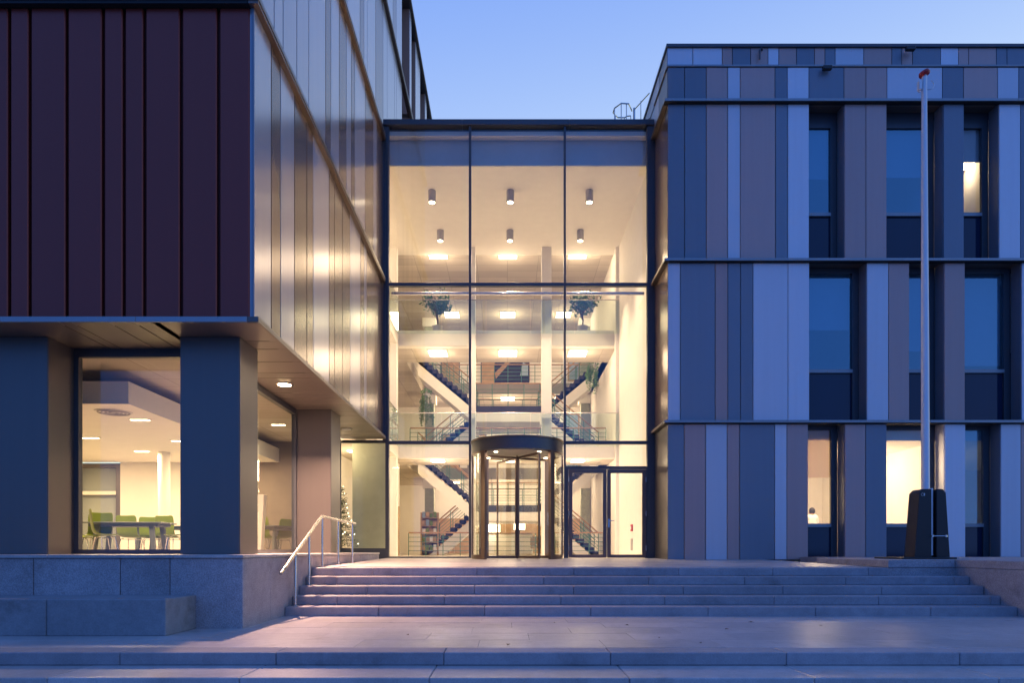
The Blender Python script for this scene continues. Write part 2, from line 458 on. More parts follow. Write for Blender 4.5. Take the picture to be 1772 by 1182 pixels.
# front cassettes
fx = [-14, px(-60,WY), px(15.6,WY), px(51,WY), px(115,WY), px(178,WY), px(214,WY), px(249.6,WY), px(313,WY), px(377.5,WY), px(434.4,WY)]
for k in range(2):
    z0, z1 = Zr(LEVEL[k])+.012, Zr(LEVEL[k+1])-.12
    for i, (a, b) in enumerate(zip(fx, fx[1:])):
        MB().box(a+.022, b-.022, WY, WY+.068, z0, z1).build('facade_panel', M['maroon'], lw, bevel=.012)
    MB().box(fx[-1]+.004, WX-.002, WY+.002, WY+.066, z0, z1).build('corner_trim', M['D'], lw, bevel=.003)
# side cassettes: (photo column of the joint, tone) per storey
S2 = [(469.5,'L'),(485.6,'B'),(509.7,'L'),(531,'B'),(542,'B'),(569.6,'L'),(579,'B'),(592.9,'B'),(606,'B'),(624,'L'),(630.5,'B'),(634.7,'L'),(650,'B'),(661.6,'B'),(668,'B')]
S3 = [(474.5,'L'),(490,'L'),(513.7,'L'),(534.4,'L'),(563.5,'L'),(572.6,'B'),(587,'L'),(599.7,'B'),(607.8,'L'),(614,'B'),(631.8,'L'),(646.4,'B'),(652,'L'),(664,'B'),(668,'L')]
S4 = [(460,'L'),(492,'B'),(521,'L'),(553,'L'),(577,'B'),(601,'L'),(623,'L'),(630,'B'),(635.5,'L'),(650,'L'),(663,'B'),(670,'L'),(682.6,'L'),(686,'L'),(695.5,'L')]
S5 = [(470,'L'),(505,'L'),(540,'B'),(575,'L'),(600,'L'),(622,'B'),(640,'L'),(655,'L'),(669,'B'),(680,'L'),(686,'B'),(695.5,'L')]
def side_d(x): return FPX * (-WX) / (878 - x)
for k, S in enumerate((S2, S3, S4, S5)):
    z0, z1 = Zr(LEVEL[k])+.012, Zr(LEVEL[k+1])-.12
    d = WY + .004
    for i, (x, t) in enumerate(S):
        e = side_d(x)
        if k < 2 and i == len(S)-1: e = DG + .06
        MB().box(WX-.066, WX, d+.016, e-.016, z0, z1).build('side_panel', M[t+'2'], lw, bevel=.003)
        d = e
# deep bays of the two upper floors beyond the glass hall
bays = [(708.8,712),(719,727),(735.4,738.4),(743,747.5),(751,753.5)]
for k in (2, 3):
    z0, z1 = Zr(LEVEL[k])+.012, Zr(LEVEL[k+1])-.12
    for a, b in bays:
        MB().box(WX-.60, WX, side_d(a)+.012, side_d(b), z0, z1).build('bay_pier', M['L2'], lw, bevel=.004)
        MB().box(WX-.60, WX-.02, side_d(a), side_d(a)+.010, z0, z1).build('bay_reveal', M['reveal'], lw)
# ledges
ends = [DG-.08, DG-.08, DG-.08, BACKD, BACKD]
for k, h in enumerate(LEVEL):
    z1 = Zr(h); z0 = z1 - .075; de = ends[k]
    if k == 0:
        d = 9.325
    # side fascia in lengths, front fascia in lengths
    y = 9.32; first = True
    while y < de:
        b = min(y + 3.3, de)
        MB().box(WX-.06, X0, y+.003, b-.003, z0, z1).build('ledge_trim', M['soffit'] if k < 4 else M['frame'], lw, bevel=.003); y = b
    x = -14
    while x < X0 - .2:
        b = min(x+2.23, WX-.062) if x+2.23 < -4.2 else WX-.062
        MB().box(x+.002, b-.002, 9.32, WY+.06, z0, z1).build('ledge_trim', M['ledge'], lw, bevel=.003); x = b
        if b >= WX-.063: break
    if k:
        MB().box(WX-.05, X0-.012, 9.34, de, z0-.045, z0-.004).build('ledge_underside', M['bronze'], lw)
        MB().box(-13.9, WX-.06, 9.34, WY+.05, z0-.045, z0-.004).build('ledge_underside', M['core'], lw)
MB().box(-13.9, WX+.04, WY-.05, BACKD, Zr(19.40), Zr(19.47)).build('roof', M['frame'], lw)
# soffit over the recessed ground floor
ZS = Zr(3.123)
MB().box(-13.9, WX-.08, WY+.08, DG+.2, ZS+.05, ZS+.055).build('soffit_void', M['core'], lw)
ys = [9.345, 10.18, 10.58, 11.29, 11.98, 12.36, 13.5, 14.0, 14.6, 15.35, 15.8, 16.5, 17.0, 17.9, 18.4, DG-.07]
for a, b in zip(ys, ys[1:]):
    MB().box(-4.85, X0-.02, a+.009, b-.009, ZS, ZS+.045).build('soffit_panel', M['soffit'], lw, bevel=.003)
xs = [-13.9, -9.2, -8.6, -7.9, px(108,WY), px(130,WY)-.0, px(195,WY), px(238,WY), px(280,WY), -4.86]
for a, b in zip(xs, xs[1:]):
    MB().box(a+.008, b-.008, 9.345, 10.62, ZS, ZS+.045).build('soffit_panel', M['soffit'], lw, bevel=.003)
MB().box(-3.56, X0-.012, 9.33, DG-.085, ZS+.046, ZS+.06).build('soffit_edge', M['core'], lw)
# ground-floor columns clad in metal cassettes
def clad_column(x0, x1, y0, y1):
    c = MB().box(x0+.03, x1-.03, y0+.03, y1-.03, ZC-.02, ZS+.04).build('column', M['core'], lw)
    MB().box(x0, x1-.012, y0, y0+.028, ZC+.004, ZS-.004).build('cladding_sheet', M['clad'], c, bevel=.003)
    MB().box(x1-.028, x1, y0+.008, y1, ZC+.004, ZS-.004).build('cladding_sheet', M['clad'], c, bevel=.003)
    MB().box(x0, x0+.028, y0+.032, y1, ZC+.004, ZS-.004).build('cladding_sheet', M['clad'], c, bevel=.003)
clad_column(-4.77, -3.90, 9.95, 10.66)
clad_column(-7.60, -6.70, 9.95, 10.66)
clad_column(-14, -9.6, 9.95, 10.66)
clad_column(-4.74, -3.90, 15.10, 15.92)
# ground-floor glazing
ZW = Zr(.045); ZT = Zr(3.02)
def glazing(parent, x0, x1, y0, y1, z0, z1, glass, fr, t=.06, name='window'):
    """framed fixed light; runs along x when y0 == y1, along y when x0 == x1"""
    if y0 == y1:
        f = MB().box(x0, x0+t, y0-.05, y0+.05, z0, z1).box(x1-t, x1, y0-.05, y0+.05, z0, z1).box(x0+t, x1-t, y0-.05, y0+.05, z0, z0+t).box(x0+t, x1-t, y0-.05, y0+.05, z1-t, z1).build(name, fr, parent)
        MB().face((x0+t, y0, z0+t), (x1-t, y0, z0+t), (x1-t, y0, z1-t), (x0+t, y0, z1-t)).build('glass_pane', glass, f)
    else:
        f = MB().box(x0-.05, x0+.05, y0, y0+t, z0, z1).box(x0-.05, x0+.05, y1-t, y1, z0, z1).box(x0-.05, x0+.05, y0+t, y1-t, z0, z0+t).box(x0-.05, x0+.05, y0+t, y1-t, z1-t, z1).build(name, fr, parent)
        MB().face((x0, y0+t, z0+t), (x0, y1-t, z0+t), (x0, y1-t, z1-t), (x0, y0+t, z1-t)).build('glass_pane', glass, f)
    return f
glazing(lw, -6.70, -4.77, 10.60, 10.60, ZC+.002, ZS-.06, M['glass_cafe'], M['frame'], .07)
glazing(lw, -9.60, -7.60, 10.60, 10.60, ZC+.002, ZS-.06, M['glass_cafe'], M['frame'], .07)
glazing(lw, -4.70, -4.70, 10.66, 15.09, ZC+.002, ZS-.06, M['glass_cafe'], M['frame'], .07)
glazing(lw, -4.70, -4.70, 15.93, DG-.08, ZC+.002, ZS-.06, M['glass_cafe'], M['frame'], .07)
MB().box(-9.6, -4.77, 10.56, 10.63, ZS-.058, ZS+.04).build('window_head', M['frame'], lw)
MB().box(-4.735, -4.665, 10.66, DG-.08, ZS-.058, ZS-.004).build('window_head', M['frame'], lw)
# cafe interior
cf = lw
MB().box(-13.5, -4.80, 10.70, DG-.25, ZC-.16, ZC-.09).build('cafe_floor', M['floor'], lw)
MB().box(-13.5, -4.76, 10.70, DG-.25, Zr(3.02), Zr(3.08)).build('cafe_ceiling', M['ceil'], lw)
MB().box(-13.5, -6.33, 11.4, DG-.26, Zr(2.45), Zr(2.83)).build('dropped_ceiling', M['ceilw'], lw)
MB().box(-13.6, -13.5, 10.70, DG-.2, ZC-.1, Zr(3.1)).build('cafe_wall', M['white'], lw)
bw0, bw1 = -12.0, -10.75      # inner window in the back wall
MB().box(-13.5, bw0, DG-.25, DG-.15, ZC-.1, Zr(3.02)).build('cafe_wall', M['white'], lw)
MB().box(bw1, -7.0, DG-.25, DG-.15, ZC-.1, Zr(3.02)).build('cafe_wall', M['white'], lw)
MB().box(-7.0, -4.8, DG-.25, DG-.15, ZC-.1, Zr(3.02)).build('cafe_wall', M['taupe'], lw)
f = glazing(lw, bw0, bw1, DG-.2, DG-.2, ZC-.1, Zr(2.42), M['glass_in'], M['clad'], .12)
MB().box(bw0+.12, bw1-.12, DG-.235, DG-.165, Zr(1.55), Zr(1.65)).build('frame_bar', M['white'], f)
MB().box(bw0-.2, bw1+.2, DG-.05, DG-.03, ZC-.1, Zr(2.42)).build('window_blind', M['blind'], f)
MB().lathe([(.14, 0), (.14, 3.05)], -8.55, 17.0, 20, ZC-.09).build('round_column', M['ceilw'], lw, smooth=True)

# ================================================================== RIGHT WING
rw = thing('right_wing', 'right office wing clad in blue, slate and brown vertical panels', 'building', (12, 20, .7))
RY = 17.56; RXW = 4.126
RL = [3.34, 7.49, 11.58]; RB = -.235        # ledge tops; foot of the panels
S = RY / FPX
def rx(x): return (x - 878) * S
def rz(y): return EYE + (953 - y) * S
END = 18.0
rows = [   # z0, z1, [(right edge px, tone)] ; W = window
 (EYE+RB, Zr(RL[0])-.09, [(1184,'D'),(1221.2,'B'),(1258.3,'L'),(1280,'B'),(1340.8,'D'),(1361.7,'L'),(1398.5,'B'),(1462.2,'W'),(1498,'B'),(1534.6,'D'),(1634.7,'W'),(1670.8,'L'),(1731.9,'W'),(1766.9,'L'),(1820,'B'),(1880,'W'),(1940,'D'),(1980,'L'),(2089,'B')]),
 (Zr(RL[0])+.012, Zr(RL[1])-.09, [(1177,'L'),(1237.7,'D'),(1259.5,'B'),(1281.5,'D'),(1303.2,'D'),(1363.6,'L'),(1400.7,'L'),(1500.1,'W'),(1537.6,'L'),(1573.7,'B'),(1634,'W'),(1670,'B'),(1768.3,'W'),(1806,'L'),(1850,'D'),(1940,'W'),(1990,'B'),(2089,'L')]),
 (Zr(RL[1])+.012, Zr(RL[2])-.09, [(1184.6,'D'),(1222.2,'D'),(1259.3,'B'),(1280.8,'L'),(1342,'B'),(1363.4,'D'),(1400.2,'L'),(1461.4,'W'),(1498.5,'B'),(1534.5,'B'),(1632.8,'W'),(1668.3,'D'),(1729,'W'),(1766,'L'),(1815,'D'),(1900,'W'),(1960,'L'),(2089,'D')]),
 (Zr(RL[2])+.012, Zr(12.50)-.06, [(1184.6,'D'),(1222.2,'D'),(1259.3,'B'),(1280.8,'L'),(1341.1,'B'),(1362.6,'D'),(1399.8,'L'),(1460.5,'D'),(1498.5,'B'),(1534.9,'B'),(1630.7,'L'),(1667.5,'D'),(1726.5,'B'),(1762.9,'L'),(1800,'D'),(1850,'B'),(1900,'L'),(1960,'D'),(2089,'B')]),
 (Zr(12.50)+.012, Zr(13.03)-.05, [(1199.9,'L'),(1250.7,'L'),(1268.4,'B'),(1300.2,'D'),(1330.4,'B'),(1349,'L'),(1379.6,'B'),(1411,'D'),(1429.1,'B'),(1446.9,'D'),(1496.5,'L'),(1545.2,'B'),(1562.6,'D'),(1581.1,'B'),(1629.9,'D'),(1660.9,'L'),(1678.6,'B'),(1726.6,'B'),(1745.1,'D'),(1800,'D'),(1850,'L'),(1930,'B'),(2089,'D')]),
]
win = []
DP = {'core': .07}
for r, (z0, z1, cols) in enumerate(rows):
    yy = RY + (.05 if r == 4 else 0)
    x = RXW; run0 = RXW + .05
    for e, t in cols:
        xe = rx(e)
        if t == 'W':
            MB().box(run0, x-.012, RY+.058, RY+.40, z0-.01, z1+.07).build('wall_core', M['core'], rw)
            win.append((r, x, xe, z0, z1)); run0 = xe + .012
        else:
            a, b = x+.008, xe-.008
            MB().box(a, b, yy, yy+.05, z0+random.uniform(0,.002), z1).build('facade_panel', M[t], rw, bevel=.003)
        x = xe
    MB().box(run0, END, yy+.058, RY+.40, z0-.01, z1+.05).build('wall_core', M['core'], rw)
# ledges
def ledge_r(z1, hgt, out, mat):
    x = RXW - out
    while x < END:
        b = min(x+3.05, END)
        MB().box(x+.002, b-.002, RY-out, RY+.10, z1-hgt, z1).build('ledge_trim', mat, rw, bevel=.003); x = b
    MB().box(RXW-out, RXW+.10, RY+.105, DG-.09, z1-hgt, z1).build('ledge_trim', M['soffit'], rw, bevel=.003)
for h in RL:
    ledge_r(Zr(h), .065, .11, M['ledge'])
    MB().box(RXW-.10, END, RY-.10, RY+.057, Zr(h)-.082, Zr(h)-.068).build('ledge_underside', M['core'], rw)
ledge_r(Zr(12.50), .045, .03, M['ledge'])
MB().box(RXW-.03, END, RY+.0, BACKD, Zr(13.03)-.045, Zr(13.03)+.03).build('roof', M['frame'], rw)
# the cheek that turns back to the glass hall
for k, (z0, z1) in enumerate([(rows[0][0], rows[0][1]), (rows[1][0], rows[1][1]), (rows[2][0], rows[2][1])]):
    sp = [RY+.004, RY+.62, DG-.10] if k else [RY+.004, RY+1.28, DG-.10]
    for a, b in zip(sp, sp[1:]):
        MB().box(RXW, RXW+.05, a+.004, b-.004, z0, z1).build('side_panel', M['B2'] if k else M['clad'], rw, bevel=.003)
    MB().box(RXW+.055, RXW+.35, RY+.41, DG-.10, z0, z1+.05).build('wall_core', M['core'], rw)
for (z0, z1) in ((rows[3][0], rows[3][1]), (rows[4][0], rows[4][1])):
    y = RY+.06; i = 0
    for L_ in (1.0, .55, 1.3, .8, 1.6, .9, 1.4, 1.1, 2, 2, 2, 3, 3):
        MB().box(RXW, RXW+.05, y+.004, y+L_-.004, z0, z1).build('side_panel', M['L' if i % 3 else 'D'], rw, bevel=.003); y += L_; i += 1
    MB().box(RXW+.055, RXW+.3, RY+.41, BACKD, z0, z1+.05).build('wall_core', M['core'], rw)
bell = MB().lathe([(.035, -.01), (.035, .02)], 0, 0, 14).lathe([(.02, .02), (.02, .03)], 0, 0, 12).build('entry_phone', M['black'], rw)
bell.matrix_world = Matrix.Translation((RXW-.002, 17.72, pz(892, 17.72))) @ Matrix.Rotation(R(-90), 4, 'Y')
adopt(bell, rw)
# windows
FY = RY + .40                   # window plane
lit = {(0,0):'lit', (0,1):'lit', (2,2):'half'}
cnt = {}
for (r, xa, xb, z0, z1) in win:
    i = cnt.get(r, 0); cnt[r] = i + 1
    # metal reveals
    rv = MB().box(xa-.012, xa+.006, RY+.03, FY-.02, z0, z1+.06).build('window_reveal', M['frame'], rw)
    rv = MB().box(xb-.006, xb+.012, RY+.03, FY-.02, z0, z1+.06).build('window_reveal', M['D'] if (r, i) != (0, 1) else M['L'], rw)
    MB().box(xa+.008, xb-.008, RY+.06, FY-.01, z1+.035, z1+.06).build('window_lintel', M['soffit'], rw)
    head = {0: .08, 1: .10, 2: .36}[r]
    t = .07
    zs = EYE + (953 - {0: 909.5, 1: 642.5, 2: 371}[r]) * FY / FPX
    f = MB().box(xa, xa+t, FY, FY+.08, z0-.01, z1+.06).box(xb-.17, xb, FY, FY+.08, z0-.01, z1+.06) \
        .box(xa+t, xb-.17, FY, FY+.08, z1-head, z1+.06).box(xa+t, xb-.17, FY, FY+.08, z0-.01, z0+.05).build('window', M['frame'], rw)
    MB().box(xa+t, xb-.17, FY-.02, FY+.08, zs-.045, zs+.045).build('sill_rail', M['ledge'], f)
    state = lit.get((r, i))
    gl = M['glass'] if state == 'lit' else (M['glass_r'] if state is None else M['glass'])
    MB().face((xa+t, FY+.05, zs+.045), (xb-.17, FY+.05, zs+.045), (xb-.17, FY+.05, z1-head), (xa+t, FY+.05, z1-head)).build('glass_pane', gl, f)
    MB().face((xa+t, FY+.05, z0+.05), (xb-.17, FY+.05, z0+.05), (xb-.17, FY+.05, zs-.045), (xa+t, FY+.05, zs-.045)).build('spandrel_pane', M['glass_sp'], f)
    if state is None:
        zb = zs + .05 + (z1-head-zs) * {0: 1.2, 1: [.42, .2, .05, .3][i % 4], 2: [.42, .44, .3, .5][i % 4]}[r]
        if r != 0:
            MB().box(xa+t, xb-.17, FY+.16, FY+.165, zb, z1-head+.1).build('roller_blind', M['blind'], f)
    if state == 'half':
        MB().box(xa-.1, xb+.1, FY+.16, FY+.165, zs+.05+(z1-head-zs)*.62, z1).build('roller_blind', M['blind'], f)
    if (r, i) == (0, 0):
        MB().box(xa-.1, xb+.05, FY+.16, FY+.165, EYE+(953-827)*18.1/FPX, z1+.1).build('roller_blind', M['blindc'], f)
# inside of the right wing: slabs, back wall, partitions
for z in (EYE+RB-.12, Zr(RL[0])-.42, Zr(RL[1])-.42, Zr(RL[2])-.42):
    MB().box(RXW+.36, END, FY+.2, 25, z, z+.3).build('floor_slab', M['ceilw'], rw)
MB().box(RXW+.36, END, 25, 25.2, EYE+RB, Zr(12.5)).build('back_wall', M['white'], rw)
MB().box(END, END+.2, RY+.06, 25.2, EYE+RB-.2, Zr(13)).build('end_wall', M['core'], rw)
xp = [6.5, 10.55, 11.05, 14.5]
for k in range(3):
    z0 = [EYE+RB, Zr(RL[0])-.12, Zr(RL[1])-.12][k]; z1 = [Zr(RL[0])-.42, Zr(RL[1])-.42, Zr(RL[2])-.42][k]
    ps = {0: [6.7, 11.55], 1: [6.7, 11.2], 2: [6.7, 11.2, 13.3]}[k]
    for p in ps:
        MB().box(p, p+.1, FY+.25, 24.99, z0, z1).build('partition_wall', M['white'], rw)

# ================================================================== GLASS HALL between the wings
gh = thing('glass_hall', 'three storey glazed entrance hall lit warm between the two wings', 'building', (0, 22, .78))
ZF = .789                       # hall floor
ZROOF = Zr(12.0)
BK = 25.1                       # plane of the galleries
HB = 36.0                       # back wall
XL, XRW = -4.0, 4.05
mx_ = [(px(667.5,DG), px(673.5,DG)), (px(811.5,DG), px(815.5,DG)), (px(975.5,DG), px(979,DG)), (px(1119,DG), px(1134.5,DG))]
bars = [(px(0,DG), 0)]
for i, (a, b) in enumerate(mx_):
    MB().box(a, b, DG-.07, DG+.09, ZF-.06, Zr(12.0)-.02).build('mullion', M['frame'], gh, bevel=.004)
MB().box(px(663,DG), px(667.2,DG), DG-.07, DG+.05, Zr(3.09), Zr(12.0)-.02).build('mullion', M['frame'], gh)
zb = [ZF-.012, pz(766.5, DG), pz(493, DG), Zr(11.93)]
gaps = [(mx_[0][1], mx_[1][0]), (mx_[1][1], mx_[2][0]), (mx_[2][1], mx_[3][0])]
RDX, RDY, RDR = px(895, 18.55), 18.55, 1.22
ZCAN0, ZCAN1 = Zr(2.60), Zr(2.90)
ZDOOR = pz(810, DG)
for g_i, (a, b) in enumerate(gaps):
    for k in (1, 2):
        MB().box(a, b, DG-.055, DG+.075, zb[k]-.045, zb[k]+.045).build('transom', M['frame'], gh, bevel=.003)
    if g_i != 1 and g_i != 2: MB().box(a, b, DG-.055, DG+.075, ZF-.06, ZF+.045).build('transom', M['frame'], gh)
    for k in range(3):
        z0, z1 = zb[k]+.045, zb[k+1]-.045
        if k == 0 and g_i == 1: z0 = ZCAN1 + .01
        if k == 0 and g_i == 2: z0 = ZDOOR + .04
        if z1 - z0 > .05:
            MB().face((a, DG, z0), (b, DG, z0), (b, DG, z1), (a, DG, z1)).build('glass_pane', M['glass'], gh)
# left return of the hall glazing under the left wing
a, b = -4.66, mx_[0][0]
MB().box(a, b, DG-.05, DG+.06, Zr(3.02), Zr(3.10)).build('transom', M['frame'], gh)
MB().box(a, b, DG-.05, DG+.06, ZF-.05, Zr(.06)).build('transom', M['frame'], gh)
MB().face((a, DG, Zr(.06)), (b, DG, Zr(.06)), (b, DG, Zr(3.02)), (a, DG, Zr(3.02))).build('glass_pane', M['glass_cafe'], gh)
# roof, fascia, light slot and screen below the roof edge
x = px(664, DG)
for xe in (px(800,DG), px(985,DG), px(1131,DG)):
    MB().box(x+.002, xe-.002, DG-.13, DG+.2, Zr(11.92), Zr(12.07)).build('roof_fascia', M['frame'], gh, bevel=.004); x = xe
MB().box(X0-.05, RXW-.02, DG+.21, BACKD, Zr(11.90), Zr(12.03)).build('roof', M['frame'], gh)
MB().box(XL, XRW, DG+.10, DG+.32, Zr(11.74), Zr(11.86)).build('ceiling_edge', M['white'], gh)
MB().box(XL, XRW, DG+.34, DG+.40, Zr(11.03), Zr(11.89)).build('roof_screen', M['bulk'], gh)
# floors
MB().box(XL-2.0, XRW+.4, DG+.10, HB, ZF-.12, ZF).build('hall_floor', M['floor'], gh)
ZL = [ZF, Zr(4.0), Zr(8.1), Zr(12.0)]
CE = [0, Zr(3.44), Zr(7.57), Zr(11.3)]
OP0, OP1 = 27.45, 33.0
def slab(z0, z1, name='floor_slab', mat='ceil'):
    MB().box(XL-2.0, XRW+.4, BK+.36, OP0, z0, z1).build(name, M[mat], gh)
    MB().box(XL-2.0, XL-.05, OP0, OP1, z0, z1).build(name, M[mat], gh)
    MB().box(XRW-.0, XRW+.4, OP0, OP1, z0, z1).build(name, M[mat], gh)
    MB().box(XL-2.0, XRW+.4, OP1, HB, z0, z1).build(name, M[mat], gh)
for k in (1, 2):
    slab(CE[k], ZL[k]-.01)
    MB().box(XL-.05, XRW+.02, BK, BK+.35, CE[k]-.04, ZL[k]).build('gallery_edge', M['white'], gh, bevel=.01)
    MB().box(XL-.35, XL, DG+.5, BK-.01, CE[k]-.04, ZL[k]).build('gallery_edge', M['white'], gh, bevel=.01)
    MB().box(XL-2.0, XL-.36, DG+.5, BK+.35, CE[k], ZL[k]-.01).build('floor_slab', M['ceil'], gh)
MB().box(XL-2.0, XRW+.4, BK+.36, HB, CE[3], Zr(11.85)).build('upper_ceiling', M['ceil'], gh)
MB().box(XL-2.0, XRW+.4, DG+.41, BK+.355, Zr(11.03), Zr(11.2)).build('hall_ceiling', M['ceilw'], gh)
# columns on the gallery line
for (a, b) in ((px(673.5,BK), px(689,BK)), (px(812,BK), px(823.5,BK)), (px(936.5,BK), px(953.5,BK)), (px(1063,BK), px(1071.5,BK))):
    MB().box(a, b, BK-.34, BK-.012, ZF, Zr(11.03)).build('column', M['white'], gh, bevel=.01)
for sx in (-3.8, 3.8):
    for k in range(3):
        z1 = CE[k+1]
        c = MB().box(sx-.22, sx+.22, 33.2, 33.64, ZL[k], z1).build('rear_column', M['speck'], gh)
        MB().box(sx-.32, sx+.32, 33.1, 33.74, z1-.42, z1-.002).build('capital', M['white'], c)
# walls
MB().box(XRW, XRW+.25, DG+.10, HB, ZF-.1, Zr(11.85)).build('side_wall', M['white'], gh)
MB().box(XL-2.2, XL-2.0, DG+.10, HB, ZF-.1, Zr(11.85)).build('side_wall', M['white'], gh)
hb = MB().box(XL-2.0, XRW+.25, HB, HB+.2, ZF-.1, Zr(11.85)).build('rear_wall', M['white'], gh)
MB().box(XL-2.0, XRW, DG+.1, DG+.3, Zr(3.16), Zr(3.4)).build('door_head_beam', M['white'], gh) if False else None
# wooden dado along the rear wall of the entrance floor, doors in the upper rear walls
xw = XL + .3
while xw < XRW - .3:
    MB().box(xw+.006, min(xw+.9, XRW-.02)-.006, HB-.04, HB-.004, ZF+.06, ZF+1.9).build('dado_panel', M['oak'], gh, bevel=.004); xw += .9
for (xd, k) in ((-3.0, 1), (-1.6, 1), (-3.0, 2), (-.9, 2)):
    f_ = MB().box(xd-.5, xd-.44, HB-.05, HB-.004, ZL[k], ZL[k]+2.15).box(xd+.44, xd+.5, HB-.05, HB-.004, ZL[k], ZL[k]+2.15).box(xd-.44, xd+.44, HB-.05, HB-.004, ZL[k]+2.09, ZL[k]+2.15).build('office_door', M['clad'], gh)
    MB().box(xd-.435, xd+.435, HB-.035, HB-.005, ZL[k]+.01, ZL[k]+2.085).build('door_leaf', M['oak'], f_)
# rear windows
def rear_window(x0, x1, z0, z1):
    f = MB().box(x0-.08, x1+.08, HB-.05, HB-.005, z0-.08, z0).box(x0-.08, x1+.08, HB-.05, HB-.005, z1, z1+.08).box(x0-.08, x0, HB-.05, HB-.005, z0, z1).box(x1, x1+.08, HB-.05, HB-.005, z0, z1).build('rear_window', M['oak'], gh)
    MB().box(x0, x1, HB-.03, HB-.006, z0, z1).build('dusk_pane', M['daypane'], f)
for (a, b) in ((978,1000),(1028,1046),(1050,1066)):
    rear_window(px(a,HB), px(b,HB), ZL[1]+.1, Zr(7.15))
for (a, b) in ((862,914),(985,1001),(1028,1064)):
    rear_window(px(a,HB), px(b,HB), ZL[2]+.9, pz(562,HB))
rear_window(px(862,HB), px(914,HB), pz(664,HB)+.0, pz(626,HB)+0) if False else None
# steel tube and wind brackets behind the glass
MB().tube([(mx_[0][1]+.02, DG+.28, Zr(7.34)), (mx_[3][0]-.02, DG+.28, Zr(7.34))], .05, 12).build('steel_tube', M['steel'], gh, smooth=True)
# glass balustrades of the galleries
def balustrade(x0, x1, z):
    n = 5; w_ = (x1-x0)/n
    r_ = MB().tube([(x0, BK-.40, z+.98), (x1, BK-.40, z+.98)], .022, 8).build('balustrade', M['steel'], gh, smooth=True)
    for i in range(n):
        MB().box(x0+i*w_+.01, x0+(i+1)*w_-.01, BK-.41, BK-.39, z-.25, z+.96).build('glass_panel', M['glass_in'], r_)
for k in (1, 2):
    balustrade(XL+.02, XRW-.01, ZL[k])
    r_ = MB().tube([(XL+.06, DG+.6, ZL[k]+.98), (XL+.06, BK-.42, ZL[k]+.98)], .022, 8).build('balustrade', M['steel'], gh, smooth=True)
    for i in range(4):
        d = DG+.6+i*1.2
        MB().box(XL+.05, XL+.07, d+.01, d+1.19, ZL[k]-.25, ZL[k]+.96).build('glass_panel', M['glass_in'], r_)
# lobby pieces seen through the left return
MB().box(-4.77, -3.72, 21.0, 21.3, ZF, Zr(3.4)).build('display_wall', M['board'], gh)
MB().box(XL-2.0, XL-.3, 27.0, 27.2, ZF, Zr(1.75)).build('lobby_panelling', M['oak'], gh)
MB().box(XL-2.0, XL-.3, 27.0, 27.2, Zr(1.755), CE[1]).build('lobby_wall', M['white'], gh)

# ---- double door
zc = ZDOOR
dx0, dx1 = gaps[2]
door = MB().box(dx0, dx1, DG-.06, DG+.08, zc-.04, zc+.04).box(dx0, dx0+.07, DG-.06, DG+.08, ZF-.05, zc-.04).box(dx1-.03, dx1, DG-.06, DG+.08, ZF-.05, zc-.04).build('double_door', M['frame'], gh, bevel=.003)
def leaf(x0, x1, hinge):
    z0, z1 = ZF+.008, zc-.05; t = .105
    l = MB().box(x0, x0+t, DG-.085, DG-.02, z0, z1).box(x1-t, x1, DG-.085, DG-.02, z0, z1).box(x0+t, x1-t, DG-.085, DG-.02, z0, z0+.09).box(x0+t, x1-t, DG-.085, DG-.02, z1-t, z1).build('door_leaf', M['bronze'], door, bevel=.004)
    return l
xm = px(1049.5, DG)
for (a, b, hx) in ((dx0+.075, xm-.006, dx0+.075), (xm+.006, dx1-.035, dx1-.035)):
    leaf(a, b, hx)
    MB().face((a+.105, DG-.05, ZF+.098), (b-.105, DG-.05, ZF+.098), (b-.105, DG-.05, zc-.155), (a+.105, DG-.05, zc-.155)).build('door_pane', M['glass'], door)
    hg = MB()
    for hz in (.28, 1.25, 2.2): hg.tube([(hx, DG-.10, ZF+hz-.07), (hx, DG-.10, ZF+hz+.07)], .014, 8)
    hg.build('hinge', M['steel'], door)
MB().box(xm+.035, xm+.075, DG-.096, DG-.086, ZF+.86, ZF+1.1).tube([(xm+.055, DG-.09, ZF+1.04), (xm+.055, DG-.15, ZF+1.04), (xm+.20, DG-.15, ZF+1.04)], .012, 8).build('door_handle', M['steel'], door)

# ---- revolving door
rd = MB().arc_wall(RDX, RDY, .02, RDR+.02, -179.9, 179.9, ZCAN0, ZCAN1, 72).build('revolving_door', M['frame'], gh, smooth=True)
MB().lathe([(RDR+.05, 0), (RDR+.05, .035)], RDX, RDY, 72, ZCAN1+.002).build('canopy_cap', M['bronze'], rd, smooth=True)
MB().lathe([(RDR-.09, 0), (RDR-.09, .012)], RDX, RDY, 64, ZCAN0-.016).build('canopy_ceiling', M['pot'], rd)
zr0 = zplat(18.5)-.01
for a in (-47, 47, -133, 133):
    MB().arc_wall(RDX, RDY, RDR-.06, RDR+.025, a-3.6, a+3.6, zr0, ZCAN0-.002, 3).build('post', M['bronze'], rd)
for a in (-90, 90):
    MB().arc_wall(RDX, RDY, RDR-.035, RDR+.02, a-3, a+3, zr0, ZCAN0-.002, 2).build('post', M['bronze'], rd)
for (a0, a1) in ((-87, -51.5), (51.5, 87), (-128.5, -93), (93, 128.5)):
    MB().arc_wall(RDX, RDY, RDR-.025, RDR-.008, a0, a1, zr0+.13, ZCAN0-.05, 10).build('curved_pane', M['glass'], rd, smooth=True)
    MB().arc_wall(RDX, RDY, RDR-.045, RDR+.01, a0, a1, zr0, zr0+.12, 10).build('kick_plate', M['bronze'], rd)
    MB().arc_wall(RDX, RDY, RDR-.045, RDR+.01, a0, a1, ZCAN0-.045, ZCAN0-.003, 10).build('head_rail', M['bronze'], rd)
